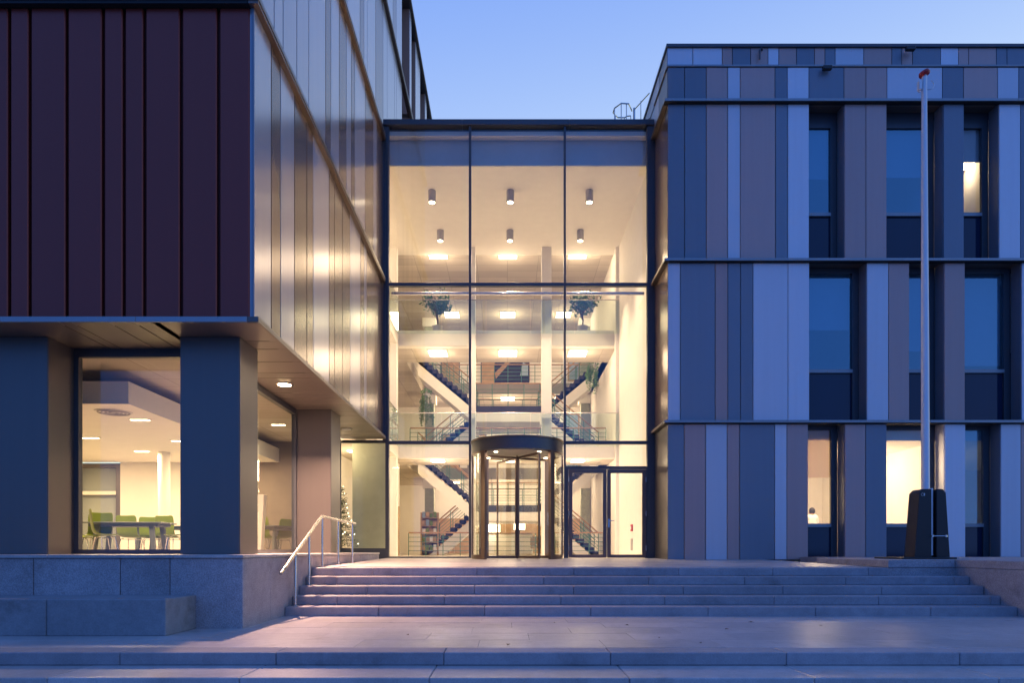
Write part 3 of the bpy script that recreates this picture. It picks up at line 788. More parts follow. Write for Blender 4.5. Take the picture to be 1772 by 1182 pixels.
MB().lathe([(.026, 0), (.026, ZCAN0-zr0-.03)], RDX, RDY, 16, zr0+.005).build('shaft', M['bronze'], rd, smooth=True)
for a in (29, 119, 209, 299):
    ca, sa = math.cos(R(a-90)), math.sin(R(a-90))
    def P(r, z, o=0): return (RDX + ca*r - sa*o, RDY + sa*r + ca*o, z)
    lf = MB()
    def bar(r0, r1, z0, z1, h=.018):
        lf.slab([P(r0,z0,-h), P(r1,z0,-h), P(r1,z0,h), P(r0,z0,h)], [P(r0,z1,-h), P(r1,z1,-h), P(r1,z1,h), P(r0,z1,h)])
    zt = ZCAN0 - .06
    bar(.03, .06, zr0+.02, zt); bar(RDR-.11, RDR-.065, zr0+.02, zt); bar(.061, RDR-.111, zr0+.02, zr0+.09); bar(.061, RDR-.111, zt-.06, zt)
    lf.build('door_wing', M['bronze'], rd)
    MB().face(P(.06, zr0+.09), P(RDR-.11, zr0+.09), P(RDR-.11, zt-.06), P(.06, zt-.06)).build('wing_pane', M['glass'], rd)
    MB().tube([P(RDR-.2, zr0+.95, .05), P(RDR-.2, zr0+1.3, .05)], .012, 8).build('push_bar', M['steel'], rd)
for a in (-38, 38, -120, 120):
    for r in (.92,):
        x, y_ = RDX + r*math.sin(R(a)), RDY - r*math.cos(R(a))
        MB().lathe([(.05, 0), (.05, .008)], x, y_, 14, ZCAN0-.028).build('drum_lamp', M['lamp_hot'], rd)
        area_light('drum_light', (x, y_, ZCAN0-.05), .08, P_DRUM, rd)

# ================================================================== LAMPS
def downlight(x, d, z, label):
    t = thing('downlight', label, 'ceiling lamp', (x, d, z), 'cylinder downlights under the hall ceiling')
    MB().lathe([(.112, -.36), (.118, -.355), (.118, -.01), (.112, -.001)], x, d, 24, z).build('lamp_shade', M['pot'], t, smooth=True)
    MB().lathe([(.088, -.367), (.088, -.361)], x, d, 20, z).build('bulb', M['lamp_hot'], t)
    area_light('lamp_light', (x, d, z-.39), .16, P_HALL, t, spread=R(72))
k = 0
for (d, row) in ((20.9, 'front'), (23.5, 'rear')):
    for (xx, side) in ((-2.31, 'left'), (.09, 'centre'), (2.51, 'right')):
        downlight(xx, d, Zr(11.03), f'grey cylinder downlight, {side} of the {row} row under the hall ceiling' if side != 'centre' else f'grey cylinder downlight in the middle of the {row} row under the hall ceiling')
def panel_lamp(x, d, z, label, group, sx=.62, sy=.62, pw=P_PANEL):
    t = thing('ceiling_light', label, 'ceiling lamp', (x, d, z), group)
    MB().box(x-sx/2-.03, x+sx/2+.03, d-sy/2-.03, d+sy/2+.03, z-.035, z-.001).build('frame', M['white'], t)
    MB().box(x-sx/2, x+sx/2, d-sy/2, d+sy/2, z-.045, z-.037).build('diffuser', M['lamp'], t)
    l = bpy.data.lights.new('lamp_light', 'POINT'); l.energy = pw; l.color = WARM; l.shadow_soft_size = .38
    o = bpy.data.objects.new('lamp_light', l); C.objects.link(o); o.location = (x, d, z-.43); adopt(o, t)
names = {1: 'first floor', 2: 'top floor'}
for k in (1, 2):
    for (d, row) in (((26.1, 'front'), (33.9, 'rear')) if k == 1 else ((25.92, 'front'), (32.6, 'rear'))):
        for (xx, side) in ((-2.65, 'left'), (.02, 'centre'), (2.68, 'right')):
            panel_lamp(xx, d, CE[k+1], f'square lit ceiling panel, {side} one in the {row} row of the {names[k]} gallery', 'square light panels of the galleries', .66, .8)
for (xx, side) in ((-2.65, 'left'), (.02, 'centre'), (2.68, 'right')):
    panel_lamp(xx, 26.0, CE[1], f'square lit ceiling panel, {side} of the three above the entrance floor', 'square light panels of the galleries', .5, .5)
    panel_lamp(xx, 34.2, CE[1], f'small lit ceiling panel, {side} of the three at the back of the entrance floor', 'square light panels of the galleries', .5, .5)
for (yy, d, nm) in ((24.0, 24.0, 'lower'), ):
    pass
for k in (1, 2, 3):  # lamps doubled to brighten the side gallery; ground floor pair added for the lobby
    for (d, nm) in ((20.5, 'near the glass'), (23.4, 'further in')):
        panel_lamp(XL-1.25, d, (CE[k] if k < 3 else Zr(11.03)) - (.0 if k < 3 else .0), f"lit panel {nm} in the left side gallery, {['ground','first','top'][k-1]} floor", 'square light panels of the galleries', .42, .42, P_PANEL*.8)
# recessed lamps of the cafe
cl = [(-6.86, 12.75), (-9.04, 14.8), (-9.0, 16.8), (-7.3, 15.2), (-7.2, 17.6), (-11.0, 13.0), (-11.3, 17.0)]
cl_name = ['nearest the corner of the dropped ceiling', 'far left above the green chairs', 'deep in the room by the round column', 'in the middle of the room', 'deep in the room beside the taupe wall', 'at the left end of the room', 'before the inner window']
for (xx, d), nm in zip(cl, cl_name):
    t = thing('recessed_light', f'small recessed cafe ceiling lamp {nm}', 'ceiling lamp', (xx, d, Zr(2.45)), 'recessed lamps of the cafe ceiling')
    MB().box(xx-.19, xx+.19, d-.075, d+.075, Zr(2.45)-.012, Zr(2.45)-.001).build('frame', M['white'], t)
    MB().box(xx-.16, xx+.16, d-.05, d+.05, Zr(2.45)-.02, Zr(2.45)-.013).build('diffuser', M['lamp'], t)
    area_light('lamp_light', (xx, d, Zr(2.45)-.04), .3, P_CAFE, t, (1.0, .68, .38), size_y=.1)
for (xx, d, nm) in ((-5.5, 16.4, 'deeper in the room'),):
    t = thing('recessed_light', f'recessed lamp of the high cafe ceiling strip, {nm}', 'ceiling lamp', (xx, d, Zr(3.02)), 'recessed lamps of the cafe ceiling')
    MB().box(xx-.15, xx+.15, d-.05, d+.05, Zr(3.02)-.012, Zr(3.02)-.001).build('diffuser', M['lamp'], t)
    area_light('lamp_light', (xx, d, Zr(3.02)-.04), .25, P_CAFE*.35, t, size_y=.1)
t = thing('air_diffuser', 'round white ceiling air diffuser near the cafe ceiling corner', 'air vent', (-6.95, 12.05, Zr(2.45)))
MB().lathe([(.30, -.012), (.30, -.001)], -6.95, 12.05, 32, Zr(2.45)).build('rim', M['white'], t)
for r in (.07, .13, .19, .25):
    MB().tube([(-6.95+r*math.cos(a*math.pi/12), 12.05+r*math.sin(a*math.pi/12), Zr(2.45)-.016) for a in range(24)], .014, 6, True).build('ring', M['pot'], t)
# soffit lamps over the plinth
for i, (xx, d) in enumerate(((-4.18, 12.8), (-4.13, 17.5))):
    on = i == 0
    t = thing('soffit_light', 'glowing round lamp set in the metal soffit above the plinth' if on else 'unlit round lamp set in the soffit above the glass corner', 'soffit lamp', (xx, d, ZS), 'round lamps of the metal soffit')
    MB().lathe([(.15, -.015), (.16, -.01), (.16, -.001)], xx, d, 28, ZS).build('rim', M['steel'], t, smooth=True)
    MB().lathe([(.12, -.022), (.12, -.016)], xx, d, 24, ZS).build('diffuser', M['lamp_soft'] if on else M['blind'], t)
    if on:
        area_light('lamp_light', (xx, d, ZS-.05), .11, P_SOFFIT, t, (1.0, .59, .40), spread=R(134))
# lamps of the lit rooms in the right wing
for (xx, d, z, nm, pw) in ((9.0, 20.2, Zr(RL[0])-.425, 'ground floor room behind the first lit window', P_ROOM*2.2), (10.4, 20.4, Zr(RL[0])-.425, 'ground floor room behind the flagpole', P_ROOM*.55),
                          (13.0, 21.5, Zr(RL[0])-.425, 'ground floor room right of the flagpole', P_ROOM*.1)):
    panel_lamp(xx, d, z, f'ceiling lamp of the {nm}', 'office ceiling lamps', .5, .5, pw)
zt_ = Zr(RL[2])-.425
panel_lamp(px(1684, 19.5), 19.6, zt_-.55 if False else pz(288, 19.6)+.04, 'bright pendant lamp in the half blinded top floor window', 'office ceiling lamps', .9, .35, P_ROOM*.28)
MB().box(px(1684,19.6)-.02, px(1684,19.6)+.02, 19.59, 19.61, pz(288,19.6)+.04, zt_).build('lamp_rod', M['steel'], gh) if False else None

# ================================================================== STAIRCASES
def staircase(z0, z1, label):
    t = thing('staircase', label, 'staircase', (0, 29.5, z0), 'scissor stairs at the back of the hall')
    zm = (z0+z1)/2; n = 12; la, lb = -1.30, 1.36; run = 2.45
    fa, fb = 28.55, 29.95; ba, bb = 30.25, 31.65
    MB().box(la, lb, fa+.03, bb, zm-.66, zm-.06).build('landing_slab', M['white'], t, bevel=.01)
    MB().box(la-.02, lb+.02, fa, bb+.02, zm-.28, zm).build('landing_carpet', M['carpet'], t) if False else None
    MB().box(la, lb, fa, bb, zm-.055, zm).box(la, lb, fa, fa+.028, zm-.28, zm-.056).build('landing_carpet', M['carpet'], t)
    def flight(xs, sgn, up, y0, y1):
        """xs = start at the landing; sgn = direction along x; up = +1 climbs away from the landing"""
        h = (z1-zm) / n * up; g_ = run / n
        xe = xs + sgn*run; ze = zm + h*n
        off = -.34
        A = [(xs, y0+.05, zm+off+.10), (xe, y0+.05, ze+off+.10), (xe, y0+.05, ze+off-.42), (xs, y0+.05, zm+off-.42)]
        B = [(p[0], y1-.05, p[2]) for p in A]
        MB().slab(A, B).build('flight_slab', M['white'], t)
        for i in range(n):
            xa, xb = sorted((xs + sgn*g_*i, xs + sgn*g_*(i+1)))
            zt = zm + (h*(i+1) if up > 0 else h*i)
            MB().box(xa-.012, xb+.012, y0, y1, zt-.17, zt).build('tread', M['carpet'], t, bevel=.012)
        for yy in (y0+.03, y1-.03):
            MB().tube([(xs, yy, zm+.95), (xe, yy, ze+.95)], .028, 8).build('handrail', M['wood'], t, smooth=True)
            rail = MB()
            for q in (.25, .40, .55, .70): rail.tube([(xs, yy, zm+q), (xe, yy, ze+q)], .010, 5)
            for i in range(0, n+1, 3):
                xx = xs + sgn*g_*i; zz = zm + h*i
                rail.tube([(xx, yy, zz-.05), (xx, yy, zz+.94)], .017, 6)
            rail.build('railing', M['green'], t)
    flight(la, -1, 1, fa, fb); flight(lb, 1, -1, fa, fb)
    flight(lb, 1, 1, ba, bb); flight(la, -1, -1, ba, bb)
    for yy in (fa+.03, bb-.03):
        MB().tube([(la, yy, zm+.95), (lb, yy, zm+.95)], .028, 8).build('handrail', M['wood'], t, smooth=True)
        rail = MB()
        for q in (.25, .40, .55, .70): rail.tube([(la, yy, zm+q), (lb, yy, zm+q)], .010, 5)
        for i in range(5): rail.tube([(la+(lb-la)*i/4, yy, zm-.05), (la+(lb-la)*i/4, yy, zm+.94)], .017, 6)
        rail.build('railing', M['green'], t)
    return t
staircase(ZL[0], ZL[1], 'lower white scissor staircase with dark treads from the entrance floor')
staircase(ZL[1], ZL[2], 'upper white scissor staircase with dark treads above the first gallery')
def guard(x0, x1, d, z, label):
    t = thing('guard_rail', label, 'railing', ((x0+x1)/2, d, z), 'guard rails round the stair wells')
    MB().tube([(x0, d, z+.92), (x1, d, z+.92)], .03, 8).build('handrail', M['wood'], t, smooth=True)
    rail = MB()
    for q in (.2, .38, .56, .74): rail.tube([(x0, d, z+q), (x1, d, z+q)], .011, 5)
    n = max(2, int((x1-x0)/.62))
    for i in range(n+1): rail.tube([(x0+(x1-x0)*i/n, d, z), (x0+(x1-x0)*i/n, d, z+.91)], .017, 6)
    rail.build('railing', M['green'], t)
guard(-3.95, -1.2, 27.3, ZF+.002, 'green guard rail with wooden top on the entrance floor, left of the doors')
guard(1.9, 3.95, 27.3, ZF+.002, 'green guard rail with wooden top on the entrance floor, seen through the double door')
guard(-1.2, 1.9, 27.32, ZF+.002, 'green guard rail on the entrance floor, seen through the revolving door')
guard(-3.9, 3.95, OP0-.08, ZL[1]-.01, 'guard rail of the first gallery in front of the stair well')
guard(-3.9, 3.95, OP1+.06, ZL[2]-.01, 'guard rail of the top gallery behind the stair well')

# ================================================================== PLANTS
def leaves(mb, n, centre, spread, size, squash=1.0, shape=None):
    for i in range(n):
        while True:
            p = Vector((random.uniform(-1,1), random.uniform(-1,1), random.uniform(-1,1)))
            if p.length <= 1 and (shape is None or shape(p)): break
        if p.length < .45 and random.random() < .6: p = p.normalized()*random.uniform(.5, 1)
        c = Vector(centre) + Vector((p.x*spread[0], p.y*spread[1], p.z*spread[2]))
        u = Vector((random.gauss(0,1), random.gauss(0,1), random.gauss(0,1)-.5)).normalized()
        v = u.cross(Vector((random.gauss(0,1), random.gauss(0,1), random.gauss(0,1)))).normalized()
        s = size*random.uniform(.6, 1.3)
        mb.face(c-u*s, c+v*s*.42, c+u*s, c-v*s*.42)
def ficus(x, d, z, label, seed):
    random.seed(seed)
    t = thing('potted_tree', label, 'potted tree', (x, d, z), 'potted trees on the top gallery')
    MB().lathe([(.17, 0), (.21, .36), (.19, .36), (.18, .30)], x, d, 24, z).build('pot', M['pot'], t, smooth=True)
    tr = MB(); tr.tube([(x, d, z+.3), (x+.02, d, z+.6), (x-.02, d, z+.95)], [.03, .026, .02], 7)
    for i in range(9):
        a = random.uniform(0, 6.28); r = random.uniform(.25, .55)
        tr.tube([(x-.02, d, z+random.uniform(.6,.95)), (x+r*.5*math.cos(a), d+r*.5*math.sin(a), z+1.12), (x+r*math.cos(a), d+r*math.sin(a), z+random.uniform(1.15,1.5))], [.016,.011,.005], 5)
    tr.build('trunk', M['bark'], t)
    lv = MB()
    for i in range(30):
        a = random.uniform(0, 6.28); h = random.random(); r = (.30+.32*h)*math.sqrt(random.random())
        leaves(lv, 30, (x+r*math.cos(a), d+r*math.sin(a), z+.92+.55*h), (.22,.22,.17), .068)
    lv.build('crown', M['leaf'], t)
ficus(px(757, 25.75), 25.75, ZL[2], 'ficus tree in a grey pot on the top gallery, left bay of the glass hall', 3)
ficus(px(1008, 25.75), 25.75, ZL[2], 'ficus tree in a grey pot on the top gallery, right bay of the glass hall', 11)
def hanging(x, d, ztop, length, label, seed):
    random.seed(seed)
    t = thing('hanging_plant', label, 'hanging plant', (x, d, ztop), 'ivy hanging from the stairs')
    MB().lathe([(.12, -.16), (.16, .0), (.14, .0)], x, d, 18, ztop).build('pot', M['pot'], t)
    st = MB(); lv = MB()
    for i in range(16):
        a = random.uniform(0, 6.28); L_ = length*random.uniform(.45, 1)
        p = Vector((x+.14*math.cos(a), d+.14*math.sin(a), ztop)); pts = [p.copy()]
        for s in range(8):
            p = p + Vector((random.gauss(.012*math.cos(a), .02), random.gauss(.012*math.sin(a), .02), -L_/8)); pts.append(p.copy())
            leaves(lv, 9, p, (.07,.07,.09), .042)
        st.tube(pts, .005, 4)
    leaves(lv, 120, (x, d, ztop+.08), (.24,.24,.14), .05)
    st.build('stem', M['bark'], t); lv.build('foliage', M['ivy'], t)
hanging(px(738, 28.2), 28.2, pz(682, 28.2), 1.3, 'green ivy trailing below the left flight of the upper stairs', 5)
hanging(px(1026, 28.2), 28.2, pz(632, 28.2), 1.1, 'green ivy trailing beside the right flight of the upper stairs', 8)
random.seed(21)
tx, td = px(589.5, 20.6), 20.6
t = thing('christmas_tree', 'decorated fir tree with fairy lights behind the corner glass', 'christmas tree', (tx, td, ZF+.01))
MB().lathe([(.16, 0), (.2, .28), (.17, .28)], tx, td, 18, ZF+.012).build('pot', M['pot'], t)
MB().tube([(tx, td, ZF+.2), (tx, td, ZF+2.15)], [.045, .01], 8).build('trunk', M['bark'], t)
br = MB(); bd = MB()
for i in range(210):
    h = random.uniform(.3, 2.12); a = random.uniform(0, 6.28); Lb = (2.2-h)*.27*random.uniform(.75, 1.1)+.05
    base = Vector((tx, td, ZF+h)); tip = base + Vector((Lb*math.cos(a), Lb*math.sin(a), -.12*Lb+.05))
    for q in range(int(26*Lb)+6):
        s = q/(int(26*Lb)+6); p = base.lerp(tip, s)
        u = Vector((math.cos(a)+random.gauss(0,.8), math.sin(a)+random.gauss(0,.8), random.gauss(.1,.6))).normalized()
        v = u.cross(Vector((random.gauss(0,1),random.gauss(0,1),1))).normalized()
        k = random.uniform(.05,.10); br.face(p, p+u*k*.5+v*.010, p+u*k, p+u*k*.5-v*.010)
    if i % 5 == 0: bd.lathe([(.004,-.018),(.018,0),(.004,.018)], tip.x, tip.y, 8, tip.z)
br.build('branches', M['fir'], t); bd.build('fairy_lights', M['bead'], t)

# ================================================================== LOBBY FURNITURE
t = thing('reception_desk', 'pale reception counter beyond the revolving door', 'counter', (-.2, 33.0, ZF))
MB().box(-1.6, 1.2, 32.2, 32.9, ZF+.004, ZF+1.0).build('counter_body', M['white'], t, bevel=.02)
MB().box(-1.7, 1.3, 32.1, 33.0, ZF+1.003, ZF+1.05).build('counter_top', M['oak'], t, bevel=.006)
t = thing('pendant_shade', 'white square pendant lamp shade hanging over the reception counter', 'pendant lamp', (-.75, 31.9, Zr(1.15)))
MB().box(-1.15, -.35, 31.86, 32.0, Zr(.86), Zr(1.2)).build('lamp_shade', M['lamp'], t)
MB().tube([(-.75, 31.93, Zr(1.21)), (-.75, 31.93, Zr(3.4))], .008, 6).build('cord', M['black'], t)
t = thing('fire_alarm', 'small red fire alarm button on the white wall behind the double door', 'fire alarm', (XRW-.03, 22.0, Zr(.6)))
MB().box(XRW-.05, XRW-.002, 22.0, 22.22, Zr(.62), Zr(.84)).build('housing', M['red'], t, bevel=.008)
MB().box(XRW-.056, XRW-.051, 22.06, 22.16, Zr(.68), Zr(.78)).build('button', M['white'], t)
t = thing('card_reader', 'grey card reader below the red alarm on the white wall', 'card reader', (XRW-.03, 22.0, Zr(.2)))
MB().box(XRW-.05, XRW-.002, 22.05, 22.2, Zr(.0), Zr(.38)).build('housing', M['pot'], t, bevel=.008)
t = thing('mural_banner', 'colourful mural banner above the top gallery rail at the back', 'banner', (.2, 35.8, Zr(8.6)))
mb = MB().box(px(856,35.9), px(916,35.9), 35.90, 35.97, pz(662,35.9), pz(622,35.9)).build('backing', M['carpet'], t)
MB().slab([(px(858,35.8),35.87,pz(655,35.8)),(px(884,35.8),35.87,pz(625,35.8)),(px(876,35.8),35.87,pz(625,35.8)),(px(856,35.8),35.87,pz(645,35.8))],[(px(858,35.8),35.89,pz(655,35.8)),(px(884,35.8),35.89,pz(625,35.8)),(px(876,35.8),35.89,pz(625,35.8)),(px(856,35.8),35.89,pz(645,35.8))]).build('orange_stripe', M['wood'], t)
MB().slab([(px(900,35.8),35.87,pz(650,35.8)),(px(914,35.8),35.87,pz(650,35.8)),(px(914,35.8),35.87,pz(632,35.8)),(px(905,35.8),35.87,pz(626,35.8))],[(px(900,35.8),35.89,pz(650,35.8)),(px(914,35.8),35.89,pz(650,35.8)),(px(914,35.8),35.89,pz(632,35.8)),(px(905,35.8),35.89,pz(626,35.8))]).build('blue_shape', M['daypane'], t)

t = thing('leaflet_rack', 'tall rack of coloured leaflets on the left of the entrance floor', 'rack', (-3.55, 30.4, ZF))
xa = -3.85
MB().box(xa, xa+.06, 30.2, 30.5, ZF+.003, ZF+1.9).box(xa+.74, xa+.8, 30.2, 30.5, ZF+.003, ZF+1.9).box(xa+.06, xa+.74, 30.46, 30.5, ZF+.003, ZF+1.9).build('rack_frame', M['oak'], t)
for q in range(5):
    MB().box(xa+.062, xa+.738, 30.2, 30.455, ZF+.2+.36*q, ZF+.225+.36*q).build('shelf', M['oak'], t)
    for w_ in range(4):
        MB().box(xa+.08+.165*w_, xa+.21+.165*w_, 30.24, 30.27, ZF+.23+.36*q, ZF+.23+.36*q+random.uniform(.18,.27)).build('leaflet', M[random.choice(['oak','daypane','white','greenchair','oak'])], t)
t = thing('entrance_mat', 'dark entrance mat on the hall floor behind the revolving door', 'mat', (RDX, 21.2, ZF))
MB().box(RDX-1.3, RDX+1.3, 20.1, 22.4, ZF+.001, ZF+.015).build('mat', M['carpet'], t)
for i_, (xx, nm) in enumerate(((1.35, 'left of the two behind the double door'), (2.15, 'right of the two behind the double door'))):
    t = thing('lounge_chair', 'orange lounge chair, ' + nm, 'chair', (xx, 31.0, ZF), 'lounge chairs of the hall')
    MB().box(xx-.3, xx+.3, 30.7, 31.25, ZF+.3, ZF+.44).build('seat', M['wood'], t, bevel=.04)
    MB().box(xx-.3, xx+.3, 31.2, 31.34, ZF+.42, ZF+.88).build('backrest', M['wood'], t, bevel=.04)
    for (lx, ly) in ((-.26,30.74),(.26,30.74),(-.26,31.2),(.26,31.2)): MB().tube([(xx+lx, ly, ZF+.003), (xx+lx*.92, ly, ZF+.31)], .015, 8).build('leg', M['chrome'], t)
t = thing('display_screen', 'lit white display screen on the reception counter', 'screen', (.55, 32.4, ZF+1.05))
MB().box(.3, .85, 32.38, 32.42, ZF+1.18, ZF+1.52).build('casing', M['black'], t, bevel=.005)
MB().box(.32, .83, 32.372, 32.378, ZF+1.2, ZF+1.5).build('panel', M['lamp'], t)
MB().box(.5, .65, 32.36, 32.48, ZF+1.055, ZF+1.07).box(.56, .59, 32.40, 32.43, ZF+1.07, ZF+1.18).build('stand', M['black'], t)

# ---- cafe chairs and tables
FC = ZC - .09
def make_chair():
    t = thing('cafe_chair', 'lime green shell chair', 'chair', (0,0,0), 'green chairs of the cafe')
    sh = MB()
    prof = [(-.23,.45),(-.10,.435),(.08,.44),(.19,.47),(.225,.55),(.245,.68),(.26,.83),(.275,.95)]
    hw = [.22,.24,.245,.24,.24,.245,.25,.235]
    rings = []
    for (y, z), h in zip(prof, hw):
        rings.append([(-h, y-.02, z+.02), (-h*.5, y+.004, z), (h*.5, y+.004, z), (h, y-.02, z+.02)])
    for a, b in zip(rings, rings[1:]):
        for j in range(3):
            p = [a[j], a[j+1], b[j+1], b[j]]
            sh.face(*p)
    bmesh.ops.remove_doubles(sh.bm, verts=sh.bm.verts[:], dist=1e-5)
    s = sh.build('seat_shell', M['greenchair'], t, smooth=True)
    md = s.modifiers.new('thick', 'SOLIDIFY'); md.thickness = .012
    sb = s.modifiers.new('sub', 'SUBSURF'); sb.levels = 1; sb.render_levels = 2
    for (sx, sy) in ((-1,-1),(1,-1),(-1,1),(1,1)):
        MB().tube([(sx*.13, sy*.10, .42), (sx*.17, sy*.16, .405), (sx*.215, sy*.235, .0)], .011, 8).build('leg', M['chrome'], t, smooth=True)
    MB().tube([(-.17,-.16,.405),(.17,-.16,.405)], .009, 6).tube([(-.17,.16,.405),(.17,.16,.405)], .009, 6).build('crossbar', M['chrome'], t)
    return t
def make_table():
    t = thing('cafe_table', 'grey cafe table', 'table', (0,0,0), 'grey tables of the cafe')
    MB().box(-.80,.80,-.40,.40,.715,.745).build('tabletop', M['table'], t, bevel=.006)
    MB().box(-.70,.70,-.32,.32,.65,.713).build('apron', M['table'], t)
    for (sx, sy) in ((-1,-1),(1,-1),(-1,1),(1,1)):
        MB().slab([(sx*.62-.04,sy*.28-.03,0),(sx*.62+.04,sy*.28-.03,0),(sx*.62+.04,sy*.28+.03,0),(sx*.62-.04,sy*.28+.03,0)],
                  [(sx*.55-.05,sy*.26-.03,.649),(sx*.55+.05,sy*.26-.03,.649),(sx*.55+.05,sy*.26+.03,.649),(sx*.55-.05,sy*.26+.03,.649)]).build('leg', M['table'], t)
    return t
ch = make_chair(); cht = child_table(ch)
spots = [(px(166,14.2), 14.2, 10, 'lime green chair nearest the left edge of the street window, back to the glass'),
 (px(182,13.4), 13.4, 125, 'lime green chair turned sideways at the left end of the grey table'),
 (px(228,15.9), 15.9, 180, 'lime green chair behind the middle of the grey table'),
 (px(306,13.6), 13.6, -60, 'lime green chair at the right end beside the dark corner column'),
 (px(262,16.6), 16.6, 200, 'lime green chair far behind the tables near the round column'),
 (px(146,16.2), 16.2, 90, 'lime green chair far left, half hidden by the window jamb'),
 (px(296,16.0), 16.0, 170, 'lime green chair behind the second grey table'),
 (px(462,16.6), 16.6, 160, 'chair seen through the side window nearest the metal column'),
 (px(485,17.6), 17.6, -120, 'chair deep behind the side window by the taupe wall')]
for i, (xx, d, rz_, nm) in enumerate(spots):
    if i == 0: ch.location = (xx, d, FC); ch.rotation_euler = (0,0,R(rz_)); ch['label'] = nm
    else: dup(ch, (xx, d, FC), R(rz_), nm, cht)
tb = make_table(); tbt = child_table(tb)
for i, (xx, d, rz_, nm) in enumerate([(px(226,14.6), 14.6, 4, 'long grey cafe table in the middle of the street window'), (px(290,16.8), 16.8, -6, 'second grey cafe table behind on the right'), (px(478,17.0), 17.0, 80, 'grey table behind the side window')]):
    if i == 0: tb.location = (xx, d, FC); tb.rotation_euler = (0,0,R(rz_)); tb['label'] = nm
    else: dup(tb, (xx, d, FC), R(rz_), nm, tbt)
t = thing('display_stand', 'tapered white display stand behind the side window', 'stand', (px(452,15.5), 15.6, FC))
xx = px(452, 15.6)
MB().slab([(xx-.16,15.5,FC+.003),(xx+.02,15.5,FC+.003),(xx+.02,15.7,FC+.003),(xx-.16,15.7,FC+.003)],[(xx-.2,15.5,FC+1.42),(xx+.10,15.5,FC+1.42),(xx+.10,15.7,FC+1.42),(xx-.2,15.7,FC+1.42)]).build('panel', M['white'], t, bevel=.01)
MB().box(xx-.22, xx+.12, 15.45, 15.75, FC+.002, FC+.02).build('foot', M['steel'], t)

# ================================================================== STREET FURNITURE
t = thing('stair_handrail', 'stainless steel handrail on five posts at the left of the entrance steps', 'handrail', (-3.3, 11.8, 0))
A = Vector((px(485.5,9.92), 9.92, pz(993.5,9.92))); Bk = Vector((px(557,12.15), 12.15, pz(894,12.15))); E_ = Vector((px(614.5,14.76), 14.76, pz(906.5,14.76)))
MB().tube([A, Bk, E_], .026, 14).build('rail', M['steel'], t, smooth=True)
def on_rail(d):
    return A.lerp(Bk, (d-A.y)/(Bk.y-A.y)) if d < Bk.y else Bk.lerp(E_, (d-Bk.y)/(E_.y-Bk.y))
for (xp_, d, zf) in ((515.3,10.62,RISE), (538,11.36,3*RISE), (557,12.17,None), (585,13.3,None), (609,14.5,None)):
    z0 = zf if zf is not None else zplat(d)
    q = on_rail(d); xx = q.x
    p = MB().tube([(xx, d, z0+.005), (xx, d, q.z-.06), (xx, d, q.z-.018)], [.021,.021,.010], 12).build('post', M['steel'], t, smooth=True)
    MB().lathe([(.065,0),(.065,.010),(.05,.014),(.03,.02)], xx, d, 20, z0+.001).build('base_plate', M['steel'], p, smooth=True)

FD = 13.1
fx_ = px(1602, FD)
t = thing('flagpole', 'tall white tapering flagpole in a black ballast base with red cap', 'flagpole', (fx_, FD, ZR))
MB().box(px(1555,FD-.3), px(1649,FD-.3), FD-.42, FD+.55, ZR+.002, ZR+.035).build('base_plate', M['black'], t, bevel=.004)
def ballast(x0b, x1b, x0t, x1t, zt, chl, chr_):
    za, zb_ = ZR+.036, zt
    fy0, fy1 = FD-.17, FD+.17
    A_ = [(x0b, fy0, za), (x1b, fy0, za), (x1t, fy0, zb_-chr_), (x1t-chr_*.9, fy0, zb_), (x0t+chl*.9, fy0, zb_), (x0t, fy0, zb_-chl)]
    return MB().slab(A_, [(p[0], fy1, p[2]) for p in A_]).build('ballast_block', M['black'], t, bevel=.012)
ztb = pz(848, FD)
ballast(px(1573.5,FD), px(1602.5,FD), px(1582,FD), px(1602.5,FD), ztb, .07, .005)
ballast(px(1611.5,FD), px(1634,FD), px(1611.5,FD), px(1627,FD), ztb, .005, .07)
MB().box(px(1603,FD), px(1611,FD), FD+.02, FD+.15, ZR+.036, ztb-.03).build('ballast_block', M['black'], t)
xp0, xp1 = px(1606.8,FD), px(1599.3,FD)
MB().tube([(xp0-.01, FD-.09, ZR+.07), (xp0-.01, FD-.09, ztb+.02)], .036, 14).build('inner_tube', M['polew'], t, smooth=True)
zt = pz(131, FD)
MB().tube([(px(1601.5,FD), FD, ztb-.25), (px(1600.8,FD), FD, pz(600,FD)), (xp1, FD, zt)], [.074, .068, .046], 20).build('pole', M['polew'], t, smooth=True)
cp = MB().lathe([(.03,-.05),(.085,-.045),(.10,-.01),(.085,.035),(.03,.05)], 0, 0, 20).build('cap', M['red'], t, smooth=True)
adopt(cp, t); cp.matrix_world = Matrix.Identity(4)
cp.parent = t; cp.matrix_parent_inverse = world_of(t).inverted(); cp.location = (xp1, FD, zt+.05); cp.rotation_euler = (0, R(-22), 0)
MB().box(xp1-.115, xp1-.055, FD-.04, FD+.04, zt-.28, zt-.10).tube([(xp1-.09, FD, zt-.28),(xp1-.09, FD, zt-.32)], .02, 8).build('swivel_head', M['polew'], t, bevel=.006)
MB().tube([(xp1+.04, FD, zt-.26)]+[(xp1+.10+.09*math.sin(a), FD, zt-.17-.09*math.cos(a)) for a in [i*.35 for i in range(9)]], .006, 6).build('rope_hook', M['steel'], t)
st_ = MB().tube([(px(1603,FD), FD-.185, pz(928.5,FD)), (px(1627,FD), FD-.185, pz(928.5,FD))], .012, 8).build('hinge_bar', M['steel'], t)
for q in (1603, 1626): MB().lathe([(.024,-.02),(.024,.02)], px(q,FD), FD-.19, 10, pz(928.5,FD)).build('bolt', M['steel'], t)

